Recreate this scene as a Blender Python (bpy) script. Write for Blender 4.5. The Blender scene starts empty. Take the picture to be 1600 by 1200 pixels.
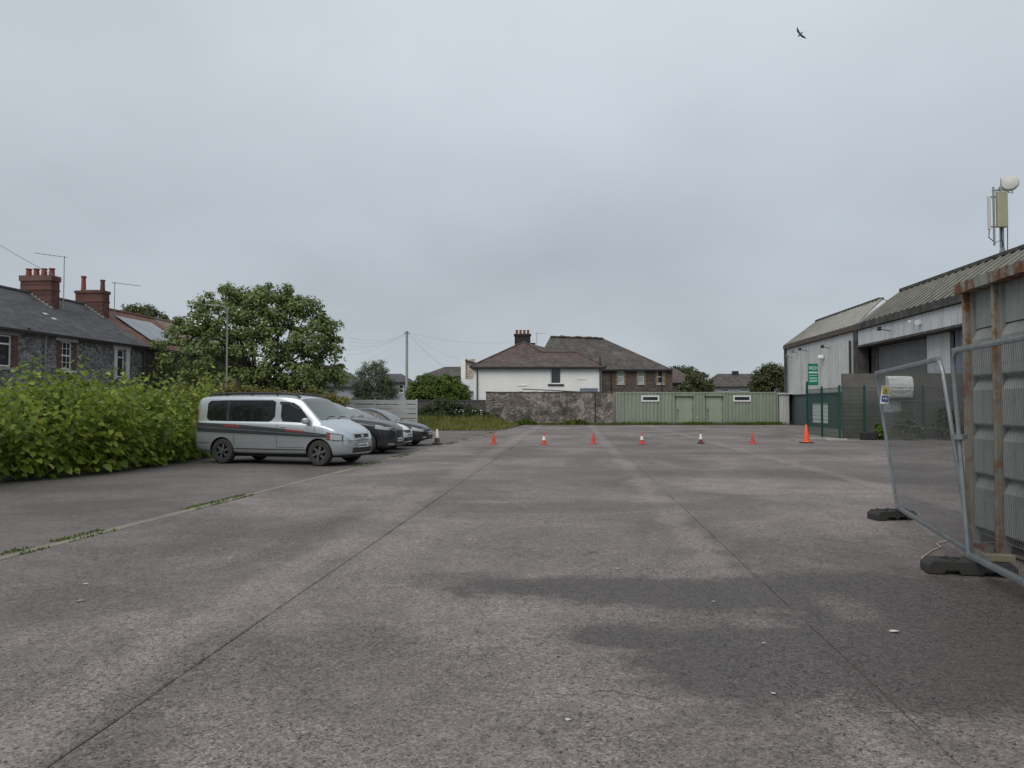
import bpy, bmesh, math, random
import numpy as np
from mathutils import Matrix, Vector

random.seed(7)
RNG = np.random.default_rng(7)
SC = bpy.context.scene
COL = SC.collection
R = math.radians

# ------------------------------------------------------------------ camera
F, EYE = 1150.0, 1.55                       # focal length in photo pixels, eye height
PITCH = math.atan(34 / F)
cam_d = bpy.data.cameras.new('camera'); cam = bpy.data.objects.new('camera', cam_d); COL.objects.link(cam)
cam.location = (0, 0, EYE); cam.rotation_euler = (math.pi / 2 + PITCH, 0, 0)
cam_d.sensor_width = 36; cam_d.lens = F / 1600 * 36; cam_d.clip_start = .05; cam_d.clip_end = 3000
SC.camera = cam

# ------------------------------------------------------------------ world: overcast
SUN_EL, SUN_AZ = 43, 212                     # degrees; azimuth clockwise from +Y: light comes from behind the camera, a little from the left
wd = bpy.data.worlds.new('World'); SC.world = wd; wd.use_nodes = True
nt = wd.node_tree; nt.nodes.clear()
def WN(t, **k):
    n = nt.nodes.new(t)
    for a, b in k.items(): setattr(n, a, b)
    return n
wo = WN('ShaderNodeOutputWorld'); bg = WN('ShaderNodeBackground'); bg.inputs[1].default_value = .1
sky = WN('ShaderNodeTexSky', sky_type='NISHITA', sun_disc=False); sky.sun_elevation = R(SUN_EL); sky.sun_rotation = R(SUN_AZ)
tc = WN('ShaderNodeTexCoord'); sp = WN('ShaderNodeSeparateXYZ'); nt.links.new(tc.outputs['Generated'], sp.inputs[0])
rmp = WN('ShaderNodeValToRGB'); e = rmp.color_ramp.elements           # cloud deck brightness by elevation
e[0].position = 0; e[0].color = (.475, .530, .590, 1); e[1].position = 1; e[1].color = (.78, .84, .89, 1)
for p_, c_ in ((.10, (.468, .514, .556, 1)), (.25, (.500, .549, .592, 1)), (.46, (.592, .645, .69, 1))):
    q = e.new(p_); q.color = c_
nt.links.new(sp.outputs[2], rmp.inputs[0])
# soft cloud structure on a flat deck: project the direction on a plane overhead
zc = WN('ShaderNodeMath', operation='MAXIMUM'); zc.inputs[1].default_value = .0; nt.links.new(sp.outputs[2], zc.inputs[0])
za = WN('ShaderNodeMath', operation='ADD'); za.inputs[1].default_value = .35; nt.links.new(zc.outputs[0], za.inputs[0])
dv = WN('ShaderNodeVectorMath', operation='DIVIDE'); nt.links.new(tc.outputs['Generated'], dv.inputs[0]); nt.links.new(za.outputs[0], dv.inputs[1])
nz = WN('ShaderNodeTexNoise'); nz.inputs['Scale'].default_value = 1.15; nz.inputs['Detail'].default_value = 4; nz.inputs['Roughness'].default_value = .48
nt.links.new(dv.outputs[0], nz.inputs['Vector'])
mr = WN('ShaderNodeMapRange'); mr.inputs[1].default_value = .3; mr.inputs[2].default_value = .7; mr.inputs[3].default_value = 8.7; mr.inputs[4].default_value = 11.4
nt.links.new(nz.outputs[0], mr.inputs[0])
mul = WN('ShaderNodeVectorMath', operation='SCALE'); nt.links.new(rmp.outputs[0], mul.inputs[0]); nt.links.new(mr.outputs[0], mul.inputs['Scale'])
mx = WN('ShaderNodeMix', data_type='RGBA'); mx.inputs[0].default_value = .93
nt.links.new(sky.outputs[0], mx.inputs[6]); nt.links.new(mul.outputs[0], mx.inputs[7])
nt.links.new(mx.outputs[2], bg.inputs[0]); nt.links.new(bg.outputs[0], wo.inputs[0])

sd = bpy.data.lights.new('sun', 'SUN'); sd.energy = 1.5; sd.angle = R(40); sd.color = (1, .955, .89)
so = bpy.data.objects.new('sun', sd); COL.objects.link(so)
so.rotation_euler = (R(90 - SUN_EL), 0, R(180 - SUN_AZ)); so.location = (-5, -20, 30)

SC.view_settings.view_transform = 'Standard'; SC.view_settings.look = 'None'
SC.view_settings.exposure = 0; SC.view_settings.gamma = 1; SC.view_settings.use_curve_mapping = False
SC.render.engine = 'CYCLES'
SC.cycles.use_denoising = True
SC.cycles.max_bounces = 6; SC.cycles.diffuse_bounces = 3; SC.cycles.glossy_bounces = 3; SC.cycles.transparent_max_bounces = 6

def at(px, py, Y):
    a, b = (px - 800) / F, (600 - py) / F
    d = (a, math.cos(PITCH) - b * math.sin(PITCH), math.sin(PITCH) + b * math.cos(PITCH))
    t = Y / d[1]
    return Vector((d[0] * t, Y, EYE + d[2] * t))

# ================================================================== materials
def mk(name):
    m = bpy.data.materials.new(name); m.use_nodes = True
    t = m.node_tree; b = t.nodes['Principled BSDF']
    return m, t, b
def nd(t, ty, ins=None, **k):
    n = t.nodes.new(ty)
    for a, b in k.items(): setattr(n, a, b)
    for a, b in (ins or {}).items():
        if hasattr(b, 'outputs'): t.links.new(b.outputs[0], n.inputs[a])
        elif hasattr(b, 'is_linked'): t.links.new(b, n.inputs[a])
        else: n.inputs[a].default_value = b
    return n
def pos(t, obj=False):
    return nd(t, 'ShaderNodeTexCoord').outputs['Object'] if obj else nd(t, 'ShaderNodeNewGeometry').outputs['Position']
def noise(t, vec, scale, detail=4, rough=.55, dist=0):
    n = nd(t, 'ShaderNodeTexNoise', {'Scale': scale, 'Detail': detail, 'Roughness': rough, 'Distortion': dist})
    t.links.new(vec, n.inputs['Vector']); return n.outputs[0]
def rng(t, val, a, b, c, d):
    n = nd(t, 'ShaderNodeMapRange', {1: a, 2: b, 3: c, 4: d}); t.links.new(val, n.inputs[0]); return n.outputs[0]
def math_(t, op, a, b=None):
    n = nd(t, 'ShaderNodeMath', operation=op)
    for i, v in enumerate((a, b)):
        if v is None: continue
        if hasattr(v, 'is_linked'): t.links.new(v, n.inputs[i])
        else: n.inputs[i].default_value = v
    return n.outputs[0]
def mixc(t, fac, a, b):
    n = nd(t, 'ShaderNodeMix', data_type='RGBA')
    for i, v in ((0, fac), (6, a), (7, b)):
        if hasattr(v, 'is_linked'): t.links.new(v, n.inputs[i])
        elif i == 0: n.inputs[i].default_value = v
        else: n.inputs[i].default_value = (*v[:3], 1)
    return n.outputs[2]
def vscale(t, vec, s):
    n = nd(t, 'ShaderNodeMapping'); n.inputs['Scale'].default_value = s; t.links.new(vec, n.inputs[0]); return n.outputs[0]
def bump(t, b, h, strength=.3, dist=.02):
    n = nd(t, 'ShaderNodeBump', {'Strength': strength, 'Distance': dist}); t.links.new(h, n.inputs['Height']); t.links.new(n.outputs[0], b.inputs['Normal'])

def simple(name, col, rough=.6, var=.18, scale=2.5, bmp=.1, bscale=60, metallic=0, coat=0, obj=False, spec=.5):
    m, t, b = mk(name)
    v = pos(t, obj)
    n1 = noise(t, v, scale, 5, .6); n2 = noise(t, v, scale * 9, 3)
    f = math_(t, 'ADD', math_(t, 'MULTIPLY', n1, .7), math_(t, 'MULTIPLY', n2, .3))
    k = rng(t, f, .3, .7, 1 - var, 1 + var)
    s = nd(t, 'ShaderNodeVectorMath', operation='SCALE'); s.inputs[0].default_value = col[:3]; t.links.new(k, s.inputs['Scale'])
    t.links.new(s.outputs[0], b.inputs['Base Color'])
    t.links.new(rng(t, n2, .3, .7, max(rough - .08, .02), min(rough + .08, 1)), b.inputs['Roughness'])
    b.inputs['Metallic'].default_value = metallic; b.inputs['Coat Weight'].default_value = coat
    b.inputs['Specular IOR Level'].default_value = spec
    if bmp: bump(t, b, noise(t, v, bscale, 3), bmp, .01)
    return m

def blob(t, v, cx, cy, rx, ry, wob, soft=.35):
    """a stain: 1 inside an ellipse with a wobbly edge, 0 outside"""
    mp = nd(t, 'ShaderNodeMapping', vector_type='POINT')
    mp.inputs['Location'].default_value = (-cx / rx, -cy / ry, 0); mp.inputs['Scale'].default_value = (1 / rx, 1 / ry, 0)
    t.links.new(v, mp.inputs[0])
    ln = nd(t, 'ShaderNodeVectorMath', operation='LENGTH'); t.links.new(mp.outputs[0], ln.inputs[0])
    d = math_(t, 'ADD', ln.outputs['Value'], wob)
    n = nd(t, 'ShaderNodeMapRange', {1: 1 + soft, 2: 1 - soft, 3: 0, 4: 1}, interpolation_type='SMOOTHSTEP'); t.links.new(d, n.inputs[0])
    return n.outputs[0]

def ground_mat(name, c0, stains, wet, pale, fleck=.5, patch=.22, worn=()):
    m, t, b = mk(name); v = pos(t)
    big = noise(t, vscale(t, v, (.30, .22, 1)), 1.0, 6, .66, .8)
    strk = noise(t, vscale(t, v, (.35, 1.5, 1)), 1.0, 5, .62, .5)
    mid = noise(t, v, 1.9, 6, .68); fine = noise(t, v, 34, 3, .6); speck = noise(t, v, 9, 5, .75)
    vo = nd(t, 'ShaderNodeTexVoronoi', {'Scale': 105.0}); t.links.new(v, vo.inputs['Vector'])
    sep = nd(t, 'ShaderNodeSeparateColor'); t.links.new(vo.outputs['Color'], sep.inputs[0])
    grain = sep.outputs[0]
    def dark(k): return [x * k for x in c0]
    col = mixc(t, rng(t, big, .38, .62, 0, 1), dark(1 - patch), dark(1 + patch * .5))
    col = mixc(t, rng(t, strk, .50, .66, 0, .45), col, dark(.62))
    col = mixc(t, rng(t, mid, .35, .62, .40, 0), col, dark(.58))
    col = mixc(t, rng(t, mid, .60, .74, 0, .35), col, dark(1.30))
    wob = math_(t, 'ADD', rng(t, noise(t, v, 1.3, 6, .66), .3, .7, -.5, .5), rng(t, speck, .3, .7, -.14, .14))
    wetm = None
    for (cx, cy, rx, ry) in wet:
        q = blob(t, v, cx, cy, rx * 1.12, ry * 1.12, math_(t, 'MULTIPLY', wob, .7), .26); wetm = q if wetm is None else math_(t, 'MAXIMUM', wetm, q)
    for (cx, cy, rx, ry) in pale:
        if wetm is None: break
        q = blob(t, v, cx, cy, rx, ry, wob, .4); wetm = math_(t, 'MULTIPLY', wetm, math_(t, 'SUBTRACT', 1.0, math_(t, 'MULTIPLY', q, .7)))
    if worn:                                               # paler worn concrete beside the joints
        sx_ = nd(t, 'ShaderNodeSeparateXYZ'); t.links.new(v, sx_.inputs[0])
        base = math_(t, 'SUBTRACT', sx_.outputs[0], math_(t, 'MULTIPLY', sx_.outputs[1], .083))
        for (c_, o_, w_) in worn:
            d = math_(t, 'ABSOLUTE', math_(t, 'SUBTRACT', base, c_ + o_)); d = math_(t, 'ADD', d, math_(t, 'MULTIPLY', wob, .5))
            q = nd(t, 'ShaderNodeMapRange', {1: w_, 2: w_ * .3, 3: 0, 4: .42}, interpolation_type='SMOOTHSTEP'); t.links.new(d, q.inputs[0])
            col = mixc(t, q.outputs[0], col, dark(1.28))
    st = None
    for (cx, cy, rx, ry) in stains:
        q = blob(t, v, cx, cy, rx, ry, wob, .45); st = q if st is None else math_(t, 'MAXIMUM', st, q)
    if st is not None: col = mixc(t, math_(t, 'MULTIPLY', st, .5), col, dark(.5))
    rough = rng(t, fine, .3, .7, .78, .95)
    if wetm is not None:
        col = mixc(t, math_(t, 'MULTIPLY', wetm, .88), col, dark(.34))
        rough = math_(t, 'SUBTRACT', rough, math_(t, 'MULTIPLY', wetm, .2))
    # exposed stones: light and dark grains, stronger where the surface is worn
    g = rng(t, grain, 0, 1, -1, 1); g3 = math_(t, 'MULTIPLY', math_(t, 'POWER', math_(t, 'ABSOLUTE', g), 2.2), math_(t, 'SIGN', g))
    amp = math_(t, 'MULTIPLY', rng(t, noise(t, v, .8, 4), .3, .7, .6, 1.25), fleck)
    vo2 = nd(t, 'ShaderNodeTexVoronoi', {'Scale': 42.0}); t.links.new(v, vo2.inputs['Vector'])
    sp2 = nd(t, 'ShaderNodeSeparateColor'); t.links.new(vo2.outputs['Color'], sp2.inputs[0])
    gb = rng(t, sp2.outputs[1], .62, 1, 0, 1); gd = rng(t, sp2.outputs[1], .3, 0, 0, 1)
    g3 = math_(t, 'ADD', g3, math_(t, 'MULTIPLY', math_(t, 'SUBTRACT', gb, gd), .38))
    # hairline cracks
    wv = nd(t, 'ShaderNodeTexNoise', {'Scale': 2.2, 'Detail': 4.0}); t.links.new(v, wv.inputs['Vector'])
    wsx = nd(t, 'ShaderNodeVectorMath', operation='SCALE'); t.links.new(wv.outputs['Color'], wsx.inputs[0]); wsx.inputs['Scale'].default_value = .5
    wva = nd(t, 'ShaderNodeVectorMath', operation='ADD'); t.links.new(v, wva.inputs[0]); t.links.new(wsx.outputs[0], wva.inputs[1])
    ce = nd(t, 'ShaderNodeTexVoronoi', {'Scale': .42}, feature='DISTANCE_TO_EDGE'); t.links.new(wva.outputs[0], ce.inputs['Vector'])
    ck = math_(t, 'MULTIPLY', rng(t, ce.outputs['Distance'], .0015, .005, 1, 0), rng(t, noise(t, v, .35, 3), .52, .60, 0, .7))
    col = mixc(t, ck, col, dark(.30))
    k = math_(t, 'ADD', math_(t, 'MULTIPLY', g3, amp), math_(t, 'ADD', rng(t, fine, .3, .7, -.2, .2), rng(t, speck, .3, .7, .84, 1.16)))
    s = nd(t, 'ShaderNodeVectorMath', operation='SCALE'); t.links.new(col, s.inputs[0]); t.links.new(k, s.inputs['Scale']); col = s.outputs[0]
    t.links.new(col, b.inputs['Base Color']); t.links.new(rough, b.inputs['Roughness'])
    b.inputs['Specular IOR Level'].default_value = .3
    h = math_(t, 'ADD', math_(t, 'MULTIPLY', grain, .6), fine)
    bump(t, b, h, .5, .005)
    return m

def leaf_mat(name, dark, light, trans=.35, tip=None):
    m, t, b = mk(name)
    ge = nd(t, 'ShaderNodeNewGeometry'); oi = nd(t, 'ShaderNodeObjectInfo')
    r = math_(t, 'FRACT', math_(t, 'ADD', ge.outputs['Random Per Island'], oi.outputs['Random']))
    n = noise(t, ge.outputs['Position'], 1.3, 3)
    f = math_(t, 'ADD', math_(t, 'MULTIPLY', r, .65), rng(t, n, .32, .68, -.1, .5))
    col = mixc(t, f, dark, light)
    if tip: col = mixc(t, rng(t, r, .9, 1, 0, 1), col, tip)
    t.links.new(col, b.inputs['Base Color']); b.inputs['Roughness'].default_value = .5; b.inputs['Specular IOR Level'].default_value = .35
    tr = nd(t, 'ShaderNodeBsdfTranslucent'); t.links.new(col, tr.inputs[0])
    ms = nd(t, 'ShaderNodeMixShader', {0: trans}); t.links.new(b.outputs[0], ms.inputs[1]); t.links.new(tr.outputs[0], ms.inputs[2])
    t.links.new(ms.outputs[0], t.nodes['Material Output'].inputs[0])
    return m

def stone_mat(name, a, bcol, mortar, scale, obj=True, render=None):
    """random rubble: voronoi stones with mortar; render = colour of flaking render left on it"""
    m, t, b = mk(name); v0 = pos(t, obj)
    wb = nd(t, 'ShaderNodeTexNoise', {'Scale': scale * .8, 'Detail': 2.0}); t.links.new(v0, wb.inputs['Vector'])
    ofs = nd(t, 'ShaderNodeVectorMath', operation='SCALE'); t.links.new(wb.outputs['Color'], ofs.inputs[0]); ofs.inputs['Scale'].default_value = .12
    ad = nd(t, 'ShaderNodeVectorMath', operation='ADD'); t.links.new(v0, ad.inputs[0]); t.links.new(ofs.outputs[0], ad.inputs[1])
    v = vscale(t, ad.outputs[0], (scale, scale, scale * 1.7))
    vo = nd(t, 'ShaderNodeTexVoronoi', {'Scale': 1.0}); t.links.new(v, vo.inputs['Vector'])
    ve = nd(t, 'ShaderNodeTexVoronoi', {'Scale': 1.0}, feature='DISTANCE_TO_EDGE'); t.links.new(v, ve.inputs['Vector'])
    sep = nd(t, 'ShaderNodeSeparateColor'); t.links.new(vo.outputs['Color'], sep.inputs[0])
    f = math_(t, 'ADD', math_(t, 'MULTIPLY', sep.outputs[0], .75), math_(t, 'MULTIPLY', noise(t, v0, 14, 4), .3))
    col = mixc(t, f, a, bcol)
    edge = rng(t, ve.outputs['Distance'], .02, .1, 1, 0)
    col = mixc(t, math_(t, 'MULTIPLY', edge, .8), col, mortar)
    hgt = rng(t, ve.outputs['Distance'], 0, .18, 0, 1)
    if render:
        n = noise(t, v0, 1.1, 8, .78, 1.2)
        k = rng(t, n, .46, .56, 0, 1); k2 = math_(t, 'MULTIPLY', k, rng(t, noise(t, v0, 5, 4), .3, .6, .45, 1))
        rc = mixc(t, noise(t, v0, 3, 4), [x * .65 for x in render], render)
        col = mixc(t, k2, col, rc)
        dk = rng(t, noise(t, v0, .5, 5, .7), .5, .62, 0, .75)
        col = mixc(t, dk, col, (.028, .026, .024))
    t.links.new(col, b.inputs['Base Color']); b.inputs['Roughness'].default_value = .9
    bump(t, b, hgt, .8, .03)
    return m

def courses_mat(name, c, mortar, bw, bh, axis='xz', var=.35, obj=True, gap=.012, rough=.85, moss=None, bmp=.6):
    """bricks, slates or tiles in courses"""
    m, t, b = mk(name); v = pos(t, obj)
    sp_ = nd(t, 'ShaderNodeSeparateXYZ'); t.links.new(v, sp_.inputs[0])
    cb = nd(t, 'ShaderNodeCombineXYZ')
    ia, ib = {'xz': (0, 2), 'yz': (1, 2), 'xy': (0, 1)}[axis]
    t.links.new(sp_.outputs[ia], cb.inputs[0]); t.links.new(sp_.outputs[ib], cb.inputs[1])
    br = nd(t, 'ShaderNodeTexBrick', {'Scale': 1.0, 'Mortar Size': gap, 'Mortar Smooth': .3, 'Bias': 0.0, 'Brick Width': bw, 'Row Height': bh})
    br.inputs['Color1'].default_value = (*[x * (1 - var) for x in c], 1); br.inputs['Color2'].default_value = (*[min(1, x * (1 + var)) for x in c], 1)
    br.inputs['Mortar'].default_value = (*mortar, 1)
    t.links.new(cb.outputs[0], br.inputs['Vector'])
    k = rng(t, noise(t, v, 1.1, 5, .65), .3, .7, .72, 1.25)
    s = nd(t, 'ShaderNodeVectorMath', operation='SCALE'); t.links.new(br.outputs['Color'], s.inputs[0]); t.links.new(k, s.inputs['Scale'])
    col = s.outputs[0]
    if moss: col = mixc(t, rng(t, noise(t, v, .9, 6, .7), .52, .68, 0, .8), col, moss)
    t.links.new(col, b.inputs['Base Color']); b.inputs['Roughness'].default_value = rough
    bump(t, b, math_(t, 'SUBTRACT', 1.0, br.outputs['Fac']), bmp, .015)
    return m

def weathered(name, c, dirt, rough=.55, streak=(3, 3, .25), amount=.5, rust=None, rust_t=(.56, .68), metallic=0):
    """painted sheet metal with run-down dirt and optional rust"""
    m, t, b = mk(name); v = pos(t, True)
    n1 = noise(t, vscale(t, v, streak), 1.0, 6, .65); n2 = noise(t, v, 1.3, 5, .6); n3 = noise(t, v, 9, 4, .6)
    col = mixc(t, math_(t, 'MULTIPLY', rng(t, n1, .42, .68, 0, 1), amount), c, dirt)
    col = mixc(t, rng(t, n2, .45, .75, 0, amount * .6), col, dirt)
    rg = rng(t, n3, .3, .7, rough - .1, min(1, rough + .15))
    if rust:
        k0 = math_(t, 'ADD', math_(t, 'MULTIPLY', n2, .55), math_(t, 'MULTIPLY', n3, .45))
        k1 = math_(t, 'ADD', math_(t, 'MULTIPLY', k0, .75), math_(t, 'MULTIPLY', n1, .25))
        k = rng(t, k1, rust_t[0], rust_t[1], 0, 1)
        rc = mixc(t, noise(t, v, 22, 4), rust, (rust[0] * 2.2, rust[1] * 2.0, rust[2] * 1.6))
        col = mixc(t, k, col, rc); rg = math_(t, 'MAXIMUM', rg, math_(t, 'MULTIPLY', k, .9))
    t.links.new(col, b.inputs['Base Color']); t.links.new(rg, b.inputs['Roughness']); b.inputs['Metallic'].default_value = metallic
    bump(t, b, n3, .12, .01)
    return m

def glass_mat(name, col, rough=.04, spec=.6):
    m, t, b = mk(name)
    v = pos(t)
    b.inputs['Base Color'].default_value = (*col, 1); b.inputs['Specular IOR Level'].default_value = spec
    t.links.new(rng(t, noise(t, v, 3, 3), .3, .7, rough, rough + .05), b.inputs['Roughness'])
    bump(t, b, noise(t, v, 1.2, 2), .04, .02)
    return m

def paint(name, col, metallic=.35, rough=.32, flake=True):
    m, t, b = mk(name); v = pos(t, True)
    n = noise(t, v, 1.5, 4); d = noise(t, vscale(t, v, (2, 2, 6)), 1, 5, .65)
    sp_ = nd(t, 'ShaderNodeSeparateXYZ'); t.links.new(v, sp_.inputs[0])
    c1 = mixc(t, rng(t, n, .3, .7, 0, .25), col, [x * .8 for x in col])
    low = math_(t, 'MULTIPLY', rng(t, sp_.outputs[2], .55, .2, 0, .5), rng(t, d, .35, .65, .3, 1))     # road dirt on the sills
    c1 = mixc(t, low, c1, (.10, .09, .08))
    t.links.new(c1, b.inputs['Base Color']); b.inputs['Metallic'].default_value = metallic
    t.links.new(math_(t, 'ADD', rough, math_(t, 'MULTIPLY', low, .5)), b.inputs['Roughness'])
    b.inputs['Coat Weight'].default_value = .4; b.inputs['Coat Roughness'].default_value = .06
    return m

CON = (.218, .188, .176)
MT = {}
MT['concrete'] = ground_mat('concrete', CON,
    stains=[(-3.5, 5.9, .75, .5), (-2.9, 9.5, 1.6, .8), (-1.2, 4.9, .5, .3), (-3.4, 8.0, 1.0, .35), (1.0, 11.5, 1.6, .5), (4.2, 17, 3.2, .9), (-1.6, 15, 1.6, .8), (1.0, 22.5, 5, .8), (8, 24, 4, .7), (-.5, 6.6, .6, .3), (3, 27.5, 7, .5), (9.5, 33.5, 3.2, .5)],
    wet=[(2.35, 4.75, 1.25, 1.05), (1.0, 6.25, 1.15, .42), (3.3, 5.7, 1.5, 1.1), (1.45, 4.35, .75, .42), (2.1, 6.1, 1.0, .5), (.9, 5.0, .5, .25)],
    pale=[(1.42, 5.35, .65, .2), (2.58, 5.75, .22, .4)], fleck=.66, patch=.40, worn=((-2.26, -.38, .34), (1.67, -.30, .26), (5.6, .3, .3)))
MT['asphalt'] = ground_mat('asphalt', (.165, .144, .134), stains=[(-7, 19.6, 3, 1.2), (-8, 14, 1.6, .8), (-6.6, 11.5, 1, 1), (-6, 25, 3, 2)], wet=[], pale=[], fleck=.4, patch=.25)
MT['far_ground'] = ground_mat('far_ground', (.15, .145, .12), stains=[], wet=[], pale=[], fleck=.3)
MT['pale_concrete'] = simple('pale_concrete', (.20, .182, .148), .9, .35, 1.3, .5, 45)
MT['joint_fill'] = simple('joint_fill', (.10, .09, .075), .95, .5, 1.6, .6, 25)
MT['soil'] = simple('soil', (.06, .05, .035), .95, .35, 3, .6, 25)
MT['stone_dark'] = stone_mat('stone_dark', (.035, .035, .040), (.36, .35, .35), (.13, .125, .12), 5.0)
MT['stone_brown'] = stone_mat('stone_brown', (.06, .048, .04), (.15, .115, .09), (.10, .085, .07), 3.0)
MT['garden_wall'] = stone_mat('garden_wall', (.07, .06, .053), (.19, .165, .145), (.10, .088, .08), 2.6, render=(.44, .385, .335))
MT['low_wall'] = stone_mat('low_wall', (.05, .046, .043), (.13, .12, .11), (.08, .075, .07), 2.6)
MT['slate'] = courses_mat('slate', (.082, .078, .084), (.035, .034, .036), .34, .13, 'xz', .22, moss=(.13, .125, .115))
MT['slate_old'] = courses_mat('slate_old', (.085, .073, .066), (.03, .027, .025), .36, .16, 'xz', .25, moss=(.14, .13, .11))
MT['tile_brown'] = courses_mat('tile_brown', (.105, .074, .068), (.04, .03, .028), .28, .13, 'xz', .25, moss=(.15, .12, .105))
MT['tile_red'] = courses_mat('tile_red', (.16, .075, .055), (.05, .025, .02), .32, .22, 'xz', .3)
MT['tile_tan'] = courses_mat('tile_tan', (.22, .17, .14), (.09, .07, .06), .32, .2, 'xz', .2)
MT['brick'] = courses_mat('brick', (.15, .046, .035), (.11, .085, .07), .225, .075, 'xz', .35)
MT['brick_x'] = courses_mat('brick_x', (.115, .042, .033), (.08, .065, .055), .225, .075, 'xz', .4)
MT['brick_black'] = courses_mat('brick_black', (.035, .025, .022), (.03, .026, .024), .225, .075, 'xz', .4)
MT['brick_yellow'] = courses_mat('brick_yellow', (.36, .22, .10), (.2, .17, .13), .225, .075, 'xz', .3)
MT['pot'] = simple('pot', (.20, .062, .036), .8, .25, 6)
MT['lead'] = simple('lead', (.22, .23, .23), .6, .25, 5)
MT['render_white'] = weathered('render_white', (.86, .86, .84), (.58, .58, .55), .85, (.9, .9, .35), .25)
MT['render_cream'] = stone_mat('render_cream', (.45, .38, .3), (.7, .62, .52), (.2, .15, .12), 2.2)
MT['render_grey'] = simple('render_grey', (.34, .36, .40), .85, .12, 1.2)
MT['block_grey'] = courses_mat('block_grey', (.135, .128, .118), (.12, .114, .106), .44, .215, 'xz', .05, moss=(.11, .105, .09), bmp=.25)
MT['white_pvc'] = simple('white_pvc', (.78, .78, .77), .35, .05, 3, 0)
MT['white_stone'] = simple('white_stone', (.62, .62, .6), .75, .12, 4)
MT['lintel'] = simple('lintel', (.30, .27, .25), .85, .2, 4)
MT['glass'] = glass_mat('glass', (.035, .042, .048))
MT['glass_curtain'] = glass_mat('glass_curtain', (.30, .40, .39), .12)
MT['black_metal'] = simple('black_metal', (.018, .018, .02), .45, .2, 6, 0)
MT['black_plastic'] = simple('black_plastic', (.02, .02, .021), .6, .25, 8, .1)
MT['rubber'] = simple('rubber', (.034, .033, .031), .85, .3, 7, .3, 70)
MT['solar'] = courses_mat('solar', (.13, .145, .17), (.20, .21, .23), 1.0, 1.2, 'xz', .06, gap=.02, rough=.2, bmp=.05)
MT['clad_grey'] = weathered('clad_grey', (.53, .545, .54), (.28, .28, .265), .5, (2.2, 2.2, .12), .6)
MT['clad_light'] = weathered('clad_light', (.55, .565, .58), (.31, .31, .31), .5, (2.2, 2.2, .12), .5)
MT['clad_blue'] = weathered('clad_blue', (.17, .21, .28), (.10, .11, .13), .5, (2.2, 2.2, .12), .5)
MT['clad_green_dark'] = weathered('clad_green_dark', (.075, .105, .105), (.05, .06, .06), .6, (2, 2, .2), .5)
MT['shutter'] = weathered('shutter', (.17, .175, .185), (.09, .09, .09), .5, (2, 2, .2), .4)
MT['asbestos'] = weathered('asbestos', (.13, .125, .105), (.06, .057, .047), .9, (2.5, 2.5, .4), .8)
MT['asbestos_rib'] = weathered('asbestos_rib', (.30, .29, .255), (.17, .165, .14), .9, (2.5, 2.5, .4), .6)
MT['moss_dark'] = weathered('moss_dark', (.035, .033, .031), (.14, .13, .12), .9, (3, 3, 1.5), .7)
MT['moss_rust'] = weathered('moss_rust', (.11, .085, .07), (.05, .045, .04), .9, (3, 3, 1.5), .7)
MT['hut_green'] = weathered('hut_green', (.27, .318, .245), (.165, .19, .148), .5, (2.5, 2.5, .15), .5)
MT['hut_door'] = weathered('hut_door', (.295, .345, .262), (.195, .222, .17), .5, (2.5, 2.5, .15), .4)
MT['hut_dark'] = weathered('hut_dark', (.10, .13, .10), (.05, .06, .05), .6, (2.5, 2.5, .15), .5)
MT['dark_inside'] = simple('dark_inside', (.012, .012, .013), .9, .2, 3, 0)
MT['skip_paint'] = weathered('skip_paint', (.275, .29, .272), (.10, .105, .095), .5, (3, 3, .5), .75, rust=(.085, .036, .018), rust_t=(.56, .62))
MT['skip_rusty'] = weathered('skip_rusty', (.24, .25, .215), (.13, .12, .10), .6, (6, 6, .4), .7, rust=(.095, .040, .02), rust_t=(.45, .53))
MT['skip_post'] = weathered('skip_post', (.27, .245, .19), (.13, .12, .095), .6, (6, 6, .3), .8, rust=(.11, .045, .022), rust_t=(.49, .56))
MT['galv'] = simple('galv', (.30, .335, .355), .42, .2, 6, .05, 90, metallic=.45)
MT['galv_dull'] = simple('galv_dull', (.24, .26, .27), .55, .25, 8, .05, 90, metallic=.4)
MT['wire'] = simple('wire', (.17, .18, .185), .5, .2, 8, 0, metallic=.3)
MT['fence_green'] = simple('fence_green', (.012, .062, .048), .5, .2, 5, 0)
MT['sign_green'] = simple('sign_green', (.004, .20, .105), .45, .1, 3, 0)
MT['sign_white'] = simple('sign_white', (.75, .78, .76), .5, .06, 5, 0)
MT['sign_pale'] = simple('sign_pale', (.30, .52, .42), .5, .06, 5, 0)
MT['sign_yellow'] = simple('sign_yellow', (.70, .58, .04), .5, .08, 20, 0)
MT['sign_blue'] = simple('sign_blue', (.03, .07, .35), .5, .08, 20, 0)
MT['cone_orange'] = simple('cone_orange', (.80, .105, .035), .55, .14, 9, .05)
MT['cone_red'] = simple('cone_red', (.55, .058, .034), .55, .16, 9, .05)
MT['cone_maroon'] = simple('cone_maroon', (.16, .022, .028), .6, .2, 9, .05)
MT['cone_brown'] = simple('cone_brown', (.095, .07, .062), .75, .25, 9, .05)
MT['cone_white'] = simple('cone_white', (.74, .74, .72), .5, .1, 14, 0)
MT['antenna'] = simple('antenna', (.33, .32, .22), .6, .1, 3, 0)
MT['dish'] = simple('dish', (.55, .54, .51), .6, .08, 3, 0)
MT['pole_grey'] = simple('pole_grey', (.33, .335, .32), .7, .15, 4, .1)
MT['pole_lamp'] = simple('pole_lamp', (.16, .185, .175), .5, .15, 4, 0)
MT['bark'] = simple('bark', (.055, .045, .034), .9, .3, 6, .7, 30)
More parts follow.
